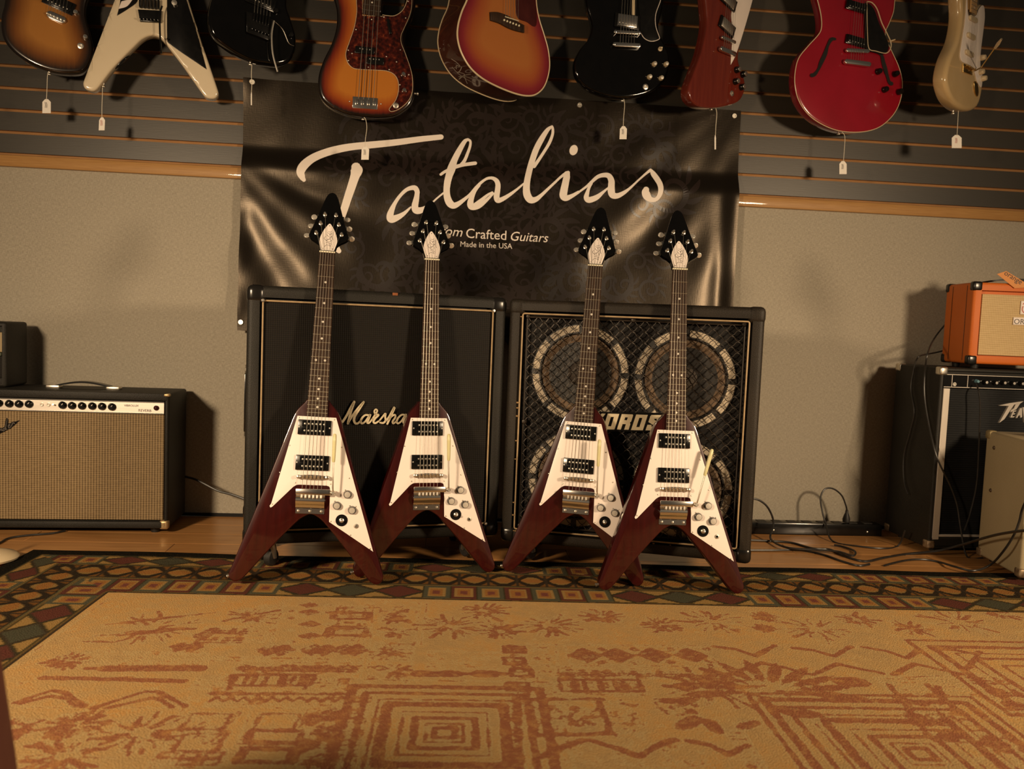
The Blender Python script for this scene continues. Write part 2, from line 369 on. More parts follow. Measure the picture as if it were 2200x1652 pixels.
M_PLANK = plankmat()
floor = MB(); floor.box(((XL+XR)/2, -2.4, -.03), (XR-XL, 4.8, .036)); floor = struct(floor.obj('floor', M_PLANK, None, 0))
PW, PL_ = .128, 1.28
pm = MB().add(*rbox((0, 0, -.006), (PL_-.0012, PW-.0012, .012), .0012, 1)).mesh('plank', 40); pm.materials.append(M_PLANK)
for r_ in range(7):
    off = (r_*.47) % 1.28
    for k in range(-2, 4):
        x = -1.0+off+k*PL_-.6
        if -2.6 < x < 3.4: obj('plank', pm, [], floor, TR(x, -.004-PW*(r_+.5), 0))

# ---------------------------------------------------------------- the rug
RA = -.034; RX = np.array([math.cos(RA), math.sin(RA)]); RY = np.array([-math.sin(RA), math.cos(RA)]); RI = PZ(233, 1272.5, .008)[:2]; RZ = .008
RW, RH, RB = 2.95, 2.05, .385
def rug(px, py): p = PZ(px, py, RZ)[:2]-RI; return np.array([p@RX, p@RY])
rug_root = thing('patterned_rug', 'large gold and terracotta patterned rug with a dark diamond border', 'rug', frame((RI[0], RI[1], 0), (RX[0], RX[1], 0), (RY[0], RY[1], 0), (0, 0, 1)))
def grid(x0, x1, y0, y1, dx, dy):
    nx, ny = max(2, int((x1-x0)/dx)+1), max(2, int((y1-y0)/dy)+1); xs, ys = np.linspace(x0, x1, nx), np.linspace(y0, y1, ny)
    X, Y = np.meshgrid(xs, ys); i = np.arange(nx*ny).reshape(ny, nx); F = np.stack([i[:-1, :-1], i[:-1, 1:], i[1:, 1:], i[1:, :-1]], -1).reshape(-1, 4); return X.ravel(), Y.ravel(), F
def fast_mesh(name, V, F):
    me = bpy.data.meshes.new(name); me.vertices.add(len(V)); me.vertices.foreach_set('co', np.asarray(V, np.float32).ravel()); me.loops.add(F.size); me.loops.foreach_set('vertex_index', F.ravel().astype(np.int32))
    me.polygons.add(len(F)); me.polygons.foreach_set('loop_start', np.arange(0, F.size, 4, dtype=np.int32)); me.polygons.foreach_set('loop_total', np.full(len(F), 4, np.int32)); me.update(calc_edges=True)
    me.polygons.foreach_set('use_smooth', np.ones(len(F), bool)); return me
rng = np.random.default_rng(3)
class Paint:
    """soft mask in rug coordinates"""
    def __init__(s, X, Y): s.X, s.Y = X, Y; s.m = np.full(len(X), 0., np.float32); s.order = np.argsort(Y); s.Ys = Y[s.order]
    def seg(s, a, b, w, v=1.):
        a, b = np.asarray(a, float), np.asarray(b, float); R = w/2+.012
        i0, i1 = np.searchsorted(s.Ys, [min(a[1], b[1])-R, max(a[1], b[1])+R]); ix = s.order[i0:i1]; x, y = s.X[ix], s.Y[ix]
        k = (x > min(a[0], b[0])-R) & (x < max(a[0], b[0])+R); ix = ix[k]; x, y = x[k], y[k]
        if not len(ix): return
        ab = b-a; t = np.clip(((x-a[0])*ab[0]+(y-a[1])*ab[1])/max(ab@ab, 1e-9), 0, 1); d = np.hypot(x-a[0]-t*ab[0], y-a[1]-t*ab[1])
        s.m[ix] = np.maximum(s.m[ix], v*np.clip(.5+(w/2-d)/.009, 0, 1))
    def line(s, P, w, v=1.):
        for a, b in zip(P[:-1], P[1:]): s.seg(a, b, w, v)
    def px(s, C, pts, w, v=1.): s.line([rug(*C(*p)) for p in pts], w, v)
    def box(s, c, hx, hy, w, v=1.): s.line([(c[0]-hx, c[1]-hy), (c[0]+hx, c[1]-hy), (c[0]+hx, c[1]+hy), (c[0]-hx, c[1]+hy), (c[0]-hx, c[1]-hy)], w, v)
    def diamond(s, c, hx, hy, v=.8):
        for f in (.8, .5, .2): s.line([(c[0]-hx*f, c[1]), (c[0], c[1]+hy*f), (c[0]+hx*f, c[1]), (c[0], c[1]-hy*f), (c[0]-hx*f, c[1])], min(hx, hy)*.4, v)
    def flower(s, c, r, n=16, w=.012, v=.85):
        for i in range(n):
            a = 2*math.pi*(i+rng.uniform(-.3, .3))/n; r0, r1 = r*rng.uniform(.15, .4), r*rng.uniform(.65, 1.05); m = (r0+r1)/2; b = a+rng.uniform(-.15, .15)
            s.line([(c[0]+r0*math.cos(a), c[1]+r0*math.sin(a)), (c[0]+m*math.cos(b), c[1]+m*math.sin(b)), (c[0]+r1*math.cos(a), c[1]+r1*math.sin(a))], w*rng.uniform(.6, 1.3), v*rng.uniform(.7, 1.1))
    def leaf(s, a, b, w, v=.85):
        a, b = np.asarray(a), np.asarray(b)
        for i in range(6):
            t0, t1 = i/6, (i+1)/6; s.seg(a+(b-a)*t0, a+(b-a)*t1, w*math.sin(math.pi*(t0+t1)/2), v)
    def palmette(s, c, r):
        for i in range(11):
            a = math.radians(-10+20*i); s.leaf((c[0]+.3*r*math.cos(a), c[1]+.22*r*math.sin(a)), (c[0]+r*math.cos(a), c[1]+.8*r*math.sin(a)), r*.16, .85)
        s.flower(c, r*.45, 14, .008, .7)
    def squares(s, c, halves, w): 
        for h, ww in halves: s.box(c, h, h, ww)
C6, C7 = Crop(0, 1150, 2.0), Crop(1100, 1150, 2.0)
X, Y, F = grid(0, RW, -RH, 0, .005, .005); P = Paint(X, Y)
SQ = [(.190, .020), (.160, .014), (.132, .007), (.112, .022), (.080, .007), (.056, .016), (.034, .007), (.018, .014)]
cm = rug(955, 1574); P.squares(cm, SQ, 0)
P.box(cm, .222, .222, .007, .7)
c2 = cm+np.array([.86, -.055]); P.squares(c2, [(h*1.12, w_) for h, w_ in SQ]+[(.24, .012)], 0)
c3 = rug(2230, 1450); P.squares(c3, [(.20, .014), (.16, .020), (.12, .008), (.09, .016), (.05, .010)], 0)
for k in range(-1, 4):                              # the part of the rug in front of the frame repeats the same squares
    P.squares(cm+np.array([.62*k+.2, -.62]), SQ, 0)
    P.flower((cm[0]+.62*k-.1, cm[1]-.60), .11)
# flowers of the top row and of the corners
for C_, x, y, r in ((C6, 650, 400, .115), (C6, 1085, 345, .07), (C6, 1930, 390, .09), (C6, 2080, 325, .08), (C6, 2150, 410, .06), (C7, 165, 385, .085), (C7, 390, 350, .06), (C7, 640, 385, .055), (C7, 860, 370, .10), (C7, 1085, 350, .04), (C7, 1085, 400, .03), (C7, 1300, 400, .10), (C7, 1480, 360, .06),
                    (C7, 1720, 400, .06), (C7, 1920, 375, .10), (C7, 2110, 340, .05), (C6, 590, 850, .085), (C6, 270, 950, .085), (C6, 330, 810, .06), (C6, 290, 540, .05), (C6, 60, 830, .05)):
    P.flower(rug(*C_(x, y)), r, 18)
P.leaf(rug(*C6(440, 385)), rug(*C6(940, 330)), .020); P.leaf(rug(*C6(520, 430)), rug(*C6(830, 395)), .03); P.leaf(rug(*C6(340, 455)), rug(*C6(520, 460)), .016)
# bars, dashes and stripes
for y, w_ in ((570, .020), (618, .022)): pass
for x0, x1 in ((370, 450), (455, 530), (540, 620), (640, 720), (740, 800), (810, 860)): P.px(C6, [(x0, 572), (x1, 572)], .016+.016*((x0//7) % 2))
P.px(C6, [(185, 612), (480, 618), (785, 626)], .020)
for x0, x1 in ((1800, 1870), (1910, 1960), (1980, 2050), (2060, 2120), (2140, 2200)): P.px(C6, [(x0, 594), (x1, 596)], .016+.018*((x0//11) % 2))
P.px(C6, [(1640, 648), (1900, 650), (2200, 656)], .014); P.px(C7, [(0, 650), (50, 651)], .014)
for y in (500, 512, 526, 540): P.px(C6, [(520, y), (870, y+3)], .003, .6); P.px(C6, [(1850, y+22), (2200, y+26)], .003, .55)
# zigzags
for pts in ([(60, 720), (220, 668), (280, 675), (360, 735)], [(90, 722), (215, 690), (280, 700), (330, 735)], [(400, 742), (620, 672), (680, 672), (800, 735)], [(460, 742), (640, 700), (680, 700), (740, 738)]): P.px(C6, pts, .013)
P.px(C6, [(60, 738), (800, 742)], .004, .6)
for pts in ([(870, 478), (960, 490), (1045, 518), (1130, 474)], [(1210, 484), (1300, 495), (1385, 520), (1455, 478)], [(1510, 480), (1610, 497), (1695, 527), (1750, 490)], [(1800, 485), (1900, 492), (2000, 512)],
            [(945, 594), (1075, 548), (1180, 570), (1270, 596)], [(1290, 600), (1400, 552), (1500, 575), (1590, 592)], [(1640, 598), (1730, 552), (1830, 575), (1930, 596)], [(130, 950), (230, 905), (300, 882)], [(340, 882), (450, 915), (550, 950), (640, 895), (700, 878)], [(760, 884), (850, 900), (930, 940), (1010, 905)]): P.px(C7, pts, .017)
P.px(C7, [(870, 560), (2000, 600)], .003, .0)
# lattice panels left of the centre
for y in (300, 330, 382, 432):
    for x in (1330, ): P.diamond(rug(*C6(x, y)), .030, .026)
    P.diamond(rug(*C6(1410, y)), .012, .012); P.diamond(rug(*C6(1250, y+25)), .012, .012)
for x in (1160, 1215, 1345, 1400, 1480, 1530): P.diamond(rug(*C6(x, 492)), .032, .038)
for x in (1060, 1150, 1220, 1310, 1400, 1490): P.diamond(rug(*C6(x, 572)), .030, .022)
for x in (1050, 1100, 1180, 1250, 1300): P.box(rug(*C6(x, 622)), .020, .026, .012)
P.px(C6, [(985, 660), (1000, 600), (1320, 600), (1310, 660)], .012)
for x in range(900, 1480, 60): P.px(C6, [(x, 680), (x+30, 682)], .013); P.px(C6, [(x, 715), (x+30, 695), (x+60, 715)], .009)
for x0, y0, x1, y1 in ((1580, 290, 1545, 665), (1605, 290, 1575, 665), (1805, 290, 1770, 560), (1835, 290, 1810, 470), (1215, 290, 1160, 480), (1450, 290, 1420, 470), (1320, 750, 1220, 1000), (1085, 740, 1020, 900), (820, 690, 640, 1000), (1130, 380, 920, 480), (470, 270, 60, 560)): P.px(C6, [(x0, y0), (x1, y1)], .004, .75)
for x, y in ((1505, 330), (1500, 410), (1190, 800), (1150, 935), (890, 800), (860, 890)): P.box(rug(*C6(x, y)), .036, .030, .010, .8)
for x, y in ((1180, 865), (1150, 945), (1510, 345), (1490, 415)): P.box(rug(*C6(x, y)), .045, .022, .018, .85)
for x, y in ((1430, 765), (1410, 850), (1310, 905), (1390, 960), (1340, 790), (870, 430), (920, 410), (770, 480), (830, 480)): P.diamond(rug(*C6(x, y)), .026, .030)
for x, y in ((1670, 500), (1690, 580), (1700, 330), (1700, 360), (1710, 415)): P.flower(rug(*C6(x, y)), .04, 10)
# panels right of the centre
for x in (315, 455, 610, 770): P.diamond(rug(*C7(x, 515)), .042, .046); P.diamond(rug(*C7(x+70, 490)), .014, .014); P.diamond(rug(*C7(x+70, 545)), .014, .014)
for x in (260, 390, 540, 690): P.diamond(rug(*C7(x, 598)), .034, .018)
for x in (260, 330, 430, 500): P.box(rug(*C7(x, 645)), .026, .028, .012)
for x, y in ((10, 490), (10, 540), (40, 590), (25, 650)): P.box(rug(*C7(x, y)), .022, .018, .014)
for x0, y0, x1, y1 in ((60, 470, 840, 474), (840, 474, 880, 562), (100, 562, 880, 562), (100, 612, 850, 612), (110, 682, 560, 688), (190, 470, 210, 690), (60, 470, 80, 690)): P.px(C7, [(x0, y0), (x1, y1)], .004, .7)
P.px(C7, [(70, 705), (370, 703), (425, 850), (105, 860), (70, 705)], .016, .9); P.px(C7, [(20, 700), (30, 1000)], .020, .8)
for i in range(26): x, y = rng.uniform(130, 370), rng.uniform(725, 835); P.px(C7, [(x, y), (x+rng.uniform(-30, 30), y+rng.uniform(-14, 14))], .008, .7)
P.palmette(rug(*C7(1110, 668)), .20); P.flower(rug(*C7(850, 650)), .13, 14, .016)
for a, b, w_ in (((690, 655), (830, 645), .030), ((760, 590), (840, 640), .026), ((850, 580), (850, 640), .030), ((620, 715), (800, 705), .03), ((710, 830), (810, 780), .040), ((830, 790), (900, 850), .034), ((1390, 630), (1530, 630), .055), ((1110, 740), (1340, 780), .05), ((970, 830), (1060, 800), .03), ((1640, 700), (1800, 730), .03), ((1830, 880), (1930, 850), .04), ((2020, 890), (2130, 900), .04), ((1700, 610), (1900, 600), .008)):
    P.leaf(rug(*C7(*a)), rug(*C7(*b)), w_)
for pts in ([(1780, 640), (1900, 740)], [(1830, 650), (1870, 720)], [(1620, 640), (1790, 860)], [(2010, 500), (1960, 570)], [(1980, 610), (2060, 680)]): P.px(C7, pts, .016, .9)
def patch(C_, x0, y0, x1, y1, kind, n=6, m=2, w=.007, v=.8):
    a, b, c, d = rug(*C_(x0, (y0+y1)/2)), rug(*C_(x1, (y0+y1)/2)), rug(*C_((x0+x1)/2, y1)), rug(*C_((x0+x1)/2, y0)); X0, X1, Y0, Y1 = a[0], b[0], c[1], d[1]; dx, dy = (X1-X0)/n, (Y1-Y0)/m
    if kind != 'scrib': P.line([(X0, Y0), (X1, Y0), (X1, Y1), (X0, Y1), (X0, Y0)], .004, .62)
    for i in range(n):
        for j in range(m):
            cx, cy = X0+(i+.5)*dx, Y0+(j+.5)*dy; k_ = v*rng.uniform(.7, 1.1)
            if kind == 'tri':
                for f in (.15, .45, .75): P.seg((cx-dx*.42*(1-f), cy-dy*.4+dy*.8*f), (cx+dx*.42*(1-f), cy-dy*.4+dy*.8*f), abs(dy)*.26, k_)
            elif kind == 'dia': P.diamond((cx, cy), dx*.46, dy*.46, k_)
            elif kind == 'dash': P.seg((cx-dx*.32, cy), (cx+dx*rng.uniform(.0, .36), cy), w, k_)
            elif kind == 'grid': P.box((cx, cy), dx*.34, dy*.34, w, k_); P.seg((cx-dx*.1, cy), (cx+dx*.1, cy), w*1.6, k_)
            elif kind == 'meander': P.line([(cx-dx*.5, cy-dy*.3), (cx-dx*.2, cy-dy*.3), (cx-dx*.2, cy+dy*.3), (cx+dx*.25, cy+dy*.3), (cx+dx*.25, cy-dy*.05), (cx, cy-dy*.05)], w, k_)
            elif kind == 'scrib':
                for q in range(3): a0 = rng.uniform(0, 6.28); x_, y_ = cx+rng.uniform(-.4, .4)*dx, cy+rng.uniform(-.4, .4)*dy; l = .4*min(abs(dx), abs(dy)); P.line([(x_, y_), (x_+l*math.cos(a0), y_+l*math.sin(a0)), (x_+1.6*l*math.cos(a0+.6), y_+1.6*l*math.sin(a0+.6))], w, k_)
for a_ in ((C6, 1060, 300, 1180, 460, 'dash', 3, 9), (C6, 1430, 300, 1565, 460, 'grid', 1, 3, .012), (C6, 1600, 300, 1780, 440, 'scrib', 3, 3, .006), (C6, 860, 390, 1060, 470, 'tri', 4, 2), (C6, 900, 525, 1560, 545, 'dash', 24, 2, .004), (C6, 1020, 548, 1540, 592, 'tri', 10, 1), (C6, 840, 605, 990, 662, 'dash', 4, 5, .005), (C6, 1330, 605, 1500, 660, 'meander', 3, 1, .009), (C6, 900, 668, 1500, 692, 'dash', 18, 1, .013), (C6, 880, 722, 1480, 742, 'dash', 20, 2, .004),
           (C6, 700, 770, 1000, 900, 'scrib', 4, 3, .008), (C6, 660, 920, 960, 1000, 'grid', 3, 1, .010), (C6, 1320, 750, 1480, 1000, 'tri', 2, 4), (C6, 1600, 460, 1770, 540, 'grid', 3, 2, .006), (C6, 1590, 560, 1770, 640, 'scrib', 4, 2, .006), (C6, 380, 500, 880, 555, 'dash', 10, 5, .003, .75), (C6, 1840, 500, 2200, 575, 'dash', 8, 6, .003, .75), (C6, 1480, 690, 1560, 1000, 'dash', 2, 16, .008),
           (C7, 0, 470, 60, 690, 'grid', 1, 5, .010), (C7, 90, 480, 200, 690, 'scrib', 2, 6, .005), (C7, 240, 478, 860, 558, 'dash', 22, 2, .004, .7), (C7, 220, 572, 720, 612, 'tri', 9, 1), (C7, 240, 622, 550, 682, 'meander', 5, 1, .010), (C7, 410, 705, 560, 860, 'scrib', 3, 5, .006), (C7, 130, 725, 360, 840, 'scrib', 4, 3, .009), (C7, 1600, 612, 2000, 690, 'dash', 9, 5, .006), (C7, 1740, 760, 2040, 900, 'grid', 3, 2, .012), (C7, 2040, 600, 2200, 760, 'tri', 3, 3), (C7, 1640, 700, 1900, 760, 'scrib', 5, 2, .008), (C7, 2080, 850, 2240, 1000, 'dia', 2, 3),
           (C7, 620, 700, 800, 780, 'scrib', 4, 2, .010), (C7, 960, 830, 1040, 1000, 'dash', 2, 12, .008), (C7, 130, 890, 800, 1000, 'scrib', 6, 2, .006, .6)): patch(*a_)
for i in range(700):                                # small worn flecks
    x, y = rng.uniform(0, RW), rng.uniform(-RH, 0); a = rng.uniform(0, math.pi); l = rng.uniform(.004, .014); P.seg((x, y), (x+l*math.cos(a), y+l*math.sin(a)), .005, .5)
fm = fast_mesh('field', np.stack([X, Y, np.full(len(X), RZ)], 1), F); at = fm.attributes.new('ink', 'FLOAT', 'POINT'); at.data.foreach_set('value', P.m)
def rugfield():
    m = mat('rug_field_wool', (.5, .3, .1), .95, spec=.05); t = NT(m); co = t.coord(); k = t.attr('ink').outputs['Fac']
    fine = t.noise(co, 170, 3, .6); mid = t.noise(co, 28, 4, .6); big = t.noise(co, 4, 4)
    e = t.math('ADD', k, t.math('ADD', t.math('MULTIPLY', t.math('SUBTRACT', fine, .5), 1.0), t.math('MULTIPLY', t.math('SUBTRACT', mid, .5), 1.55)))
    mask = t.ramp(e, [(.45, (0, 0, 0)), (.62, (1, 1, 1))]); halo = t.ramp(e, [(.16, (0, 0, 0)), (.28, (.7, .7, .7)), (.42, (.7, .7, .7)), (.5, (0, 0, 0))])
    base = t.ramp(t.math('ADD', t.math('MULTIPLY', mid, .55), t.math('MULTIPLY', big, .45)), [(.36, (.42, .275, .122)), (.50, (.48, .300, .120)), (.64, (.54, .285, .088))])
    base = t.mix(t.ramp(fine, [(.45, (0, 0, 0)), (.75, (.55, .55, .55))]), base, (.54, .37, .155))
    red = t.ramp(mid, [(.3, (.285, .108, .058)), (.58, (.33, .132, .062)), (.70, (.45, .22, .078))]); fl2 = t.ramp(t.noise(co, 75, 4, .65), [(.50, (0, 0, 0)), (.66, (.75, .75, .75))]); red = t.mix(fl2, red, (.46, .25, .095))
    t.color(t.mix(mask, t.mix(halo, base, (.50, .36, .165)), red)); t.bump(t.noise(co, 260, 3), .8, .004); return m
obj('field', fm, rugfield(), rug_root)
def border_colour(s, d):
    n = len(s); col = np.tile(np.array([.050, .050, .030]), (n, 1)); GOLD, OR, GRN, MAR, DK, OL = [np.array(c) for c in ((.44, .27, .092), (.42, .19, .055), (.095, .092, .058), (.150, .050, .036), (.040, .029, .019), (.165, .140, .065))]
    def put(k, c): col[k] = c
    sig = np.sin(s*91.7)*np.cos(s*37.1+d*50)
    put(d > .338, np.array([.012, .012, .010]))
    def stripe(lo, hi, off):
        k = (d > lo) & (d < hi); put(k, OL*.38); v = (d-(lo+hi)/2)/((hi-lo)/2); per = .915; u = (s+off) % per
        D = k & (u < .39); c = (u/.13).astype(int); x = (u-(c+.5)*.13)/.065; q = np.abs(x)*.95+np.abs(v)*1.05
        put(D & (q < 1.02), DK*1.6); put(D & (q < .88) & (c % 2 == 0), MAR); put(D & (q < .88) & (c % 2 == 1), GRN); put(D & (q > 1.14) & (np.abs(v) < .85) & (np.abs(x) > .28), GOLD)
        S = k & (u >= .39); c2 = ((u-.39)/.075).astype(int); x = (u-.39-(c2+.5)*.075)/.0375; q = np.maximum(np.abs(x)*1.0, np.abs(v)*1.02)
        put(S & (q < .95) & (c2 % 2 == 1), MAR); put(S & (q < .95) & (c2 % 2 == 0), GRN*1.2); put(S & (q < .66), GOLD); put(S & (q < .5), OR); put(S & (q < .26), MAR*1.6)
        put(k & (np.abs(v) > .92), GOLD*.5)
    stripe(.006, .122, .55); stripe(.245, .335, .20)
    k = (d > .128) & (d < .240); v = (d-.184)/.056; ph = s*2*math.pi/.168; w1 = np.sin(ph)*.85; w2 = -np.sin(ph)*.85
    put(k, OR*.55); put(k & (np.abs(v) < np.abs(w1)*.78), GOLD*.82); put(k & (np.abs(v) < np.abs(w1)*.42), OR*.95); q = np.minimum(np.abs(v-w1), np.abs(v-w2)); put(k & (q < .26), DK); put(k & (np.abs(np.abs(w1)) < .12) & (np.abs(v) < .95), DK*1.5); put(k & (np.abs(v) > .93), DK)
    put(d < .006, DK*1.5); put((d > .122) & (d < .128), OL); put((d > .240) & (d < .245), OL)
    return col
bV, bF, bC = [], [], []; o_ = 0
for x0, x1, y0, y1, dx, dy in ((-RB, RW+RB, 0, RB, .004, .005), (-RB, 0, -RH, 0, .005, .004), (RW, RW+RB, -RH, 0, .02, .02), (-RB, RW+RB, -RH-RB, -RH, .02, .02)):
    X, Y, F = grid(x0, x1, y0, y1, dx, dy); d4 = np.stack([-X, X-RW, Y, -Y-RH], 1); side = d4.argmax(1); d = d4.max(1); s_ = np.where(side < 2, -Y, X)+np.where(side < 2, .33, .0)
    bC.append(border_colour(s_+10, d+np.sin(X*60)*.0012)*.72); bV.append(np.stack([X, Y, np.full(len(X), RZ)+.0012*np.sin(X*9+Y*4)*(d > .3)], 1)); bF.append(F+o_); o_ += len(X)
bm_ = fast_mesh('border', np.vstack(bV), np.vstack(bF)); at = bm_.attributes.new('dye', 'FLOAT_COLOR', 'POINT'); cc = np.vstack(bC); at.data.foreach_set('color', np.hstack([cc, np.ones((len(cc), 1))]).astype(np.float32).ravel())
def rugborder():
    m = mat('rug_border_wool', (.1, .1, .05), .95, spec=.03); t = NT(m); co = t.coord(); n = t.noise(co, 150, 3, .6); a = t.attr('dye').outputs['Color']
    t.color(t.mix(t.ramp(n, [(.45, (0, 0, 0)), (.75, (.16, .16, .16))]), a, (.12, .075, .028))); t.bump(t.noise(co, 260, 3), .8, .004); return m
obj('border', bm_, rugborder(), rug_root)
MB().box((RW/2, -RH/2, RZ/2-.0006), (RW+2*RB, RH+2*RB, RZ-.0026)).obj('backing', M_BLACKR, rug_root, 0)
# ================================================================ the two speaker cabinets
def cab_frame(x, y, yaw, z): return frame((x, y, z), (math.cos(yaw), math.sin(yaw), 0), (-math.sin(yaw), math.cos(yaw), 0), (0, 0, 1))
def shell(w_, h, d, fw, rec, bev=.014):
    """cabinet box, front at y=0, opening of frame width fw recessed by rec"""
    bm = bmesh.new(); bmesh.ops.create_cube(bm, size=1); bmesh.ops.scale(bm, vec=(w_, d, h), verts=bm.verts); bmesh.ops.translate(bm, vec=(0, d/2, h/2), verts=bm.verts)
    outer = list(bm.edges); f = [q for q in bm.faces if q.normal.y < -.9][0]
    bmesh.ops.bevel(bm, geom=outer, offset=bev, segments=3, affect='EDGES', profile=.5)
    f = max((q for q in bm.faces if q.normal.y < -.99), key=lambda q: q.calc_area())
    bmesh.ops.inset_individual(bm, faces=[f], thickness=fw-bev)
    r_ = bmesh.ops.extrude_discrete_faces(bm, faces=[f]); bmesh.ops.translate(bm, vec=(0, rec, 0), verts=r_['faces'][0].verts)
    me = bpy.data.meshes.new('shell'); bm.to_mesh(me); bm.free(); me.polygons.foreach_set('use_smooth', [True]*len(me.polygons)); me.set_sharp_from_angle(angle=math.radians(35)); return me
def caster(parent, x, y, zb, ztop, ang=0.):
    """swivel caster from the cabinet underside (z=ztop) to the floor (z=zb), cabinet-local"""
    c = MB(); c.box((x, y, ztop-.002), (.062, .062, .004)); c.lathe([(.001, -.014), (.022, -.014), (.024, -.004), (.001, -.002)], (x, y, ztop), 16)
    wr = .026; zc = zb+wr; ox, oy = x+.016*math.cos(ang), y+.016*math.sin(ang); ax = Vector((-math.sin(ang), math.cos(ang), 0))
    for s in (-1, 1): c.tube([Vector((x, y, ztop-.012))+ax*.014*s, Vector((x+.006*math.cos(ang), y+.006*math.sin(ang), (ztop+zc)/2))+ax*.016*s, Vector((ox, oy, zc))+ax*.014*s], [.010, .009, .007], 8)
    k = c.obj('caster', M_NICKEL, parent); R = Vector((0, 0, 1)).rotation_difference(ax).to_matrix()
    MB().lathe([(.004, -.011), (wr-.004, -.011), (wr, -.007), (wr, .007), (wr-.004, .011), (.004, .011)], (ox, oy, zc), 22, R).obj('wheel', M_BLACKR, k); return k
def corner_caps(parent, w_, h, d, m, sz=.052, screw=True, front_only=False):
    for sx in (-1, 1):
        for zz in (0, 1):
            for yy in ((0,) if front_only else (0, 1)):
                e = .0022; cx = sx*(w_/2+e-sz/2); cz = (h+e-sz/2) if zz else (-e+sz/2); cy = (-e+sz*.42) if not yy else d+e-sz*.42
                k = MB().add(*rbox((cx, cy, cz), (sz, sz*.84, sz), .016, 4)).obj('corner_cap', m, parent)
                if screw and not yy: MB().lathe([(.0001, .0025), (.004, .002), (.0055, 0)], (cx-sx*sz*.32, -e-.0002, cz-(1 if zz else -1)*sz*.32), 10, Matrix.Rotation(math.pi/2, 3, 'X')).obj('screw', M_NICKEL, k)
def rect_tube(parent, name, x0, x1, z0, z1, y, r, m, rad=.006):
    pts = []
    for cx, cz, a0 in ((x1-rad, z1-rad, 0), (x0+rad, z1-rad, 90), (x0+rad, z0+rad, 180), (x1-rad, z0+rad, 270)):
        pts += [(cx+rad*math.cos(math.radians(a0+k*30)), y, cz+rad*math.sin(math.radians(a0+k*30))) for k in range(4)]
    return MB().tube(pts, r, 8, closed=True).obj(name, m, parent)
MW, MH, MD, MZ = .7566, .7404, .36, .0928
mroot = thing('guitar_cabinet', 'tall black speaker cabinet with dark cloth front and a cream script logo', 'speaker cabinet', cab_frame(-.1654, -.666, .2196, 0))
obj('shell', shell(MW, MH, MD, .041, .022), M_TOLEX, mroot, TR(z=MZ))
g = MB().add(*rbox((0, .016, MZ+MH/2), (MW-.084, .012, MH-.084), .003, 1)).obj('grille_cloth', M_GRILLE_BLACK, mroot)
rect_tube(mroot, 'piping', -MW/2+.042, MW/2-.042, MZ+.042, MZ+MH-.042, .004, .0026, M_PIPING)
capM = mat('moulded_black_corner', (.010, .009, .008), .25)
for sx in (-1, 1):
    for zz in (0, 1):
        for yy in (0, 1):
            sz = .054; e = .0025; cx = sx*(MW/2+e-sz/2); cz = MZ+((MH+e-sz/2) if zz else (-e+sz/2)); cy = (-e+sz*.42) if not yy else MD+e-sz*.42
            k = MB().add(*rbox((cx, cy, cz), (sz, sz*.84, sz), .018, 4)).obj('corner_cap', capM, mroot)
            if not yy: MB().lathe([(.0001, .0025), (.004, .002), (.0055, 0)], (cx-sx*.017, -e, cz-(1 if zz else -1)*.017), 10, Matrix.Rotation(math.pi/2, 3, 'X')).obj('screw', M_NICKEL, k)
for x in (-MW/2+.07, MW/2-.07):
    caster(mroot, x, .075, RZ, MZ, .9 if x < 0 else 2.0); caster(mroot, x, MD-.06, .0, MZ, 1.2)
for z in (.30, .50): MB().box((-MW/2-.001, .17, MZ+z), (.004, .16, .006)).obj('handle_plate', M_NICKEL, mroot)
rb('side_handle', (-MW/2-.001, .17, MZ+.40), (.006, .15, .17), M_BLACKP, mroot, .002)
def on_cab(root, lx=0.): 
    M = root.matrix_world; Mi = M.inverted(); n = np.array(M.col[1][:3]); p = np.array(M.translation)
    def f(px, py, y=.008):
        q = Mi @ Vector(onplane(px, py, p+n*y, n)); return q.x, y, q.z
    return f
fM = on_cab(mroot); CM = Crop(720, 840, 12.22)
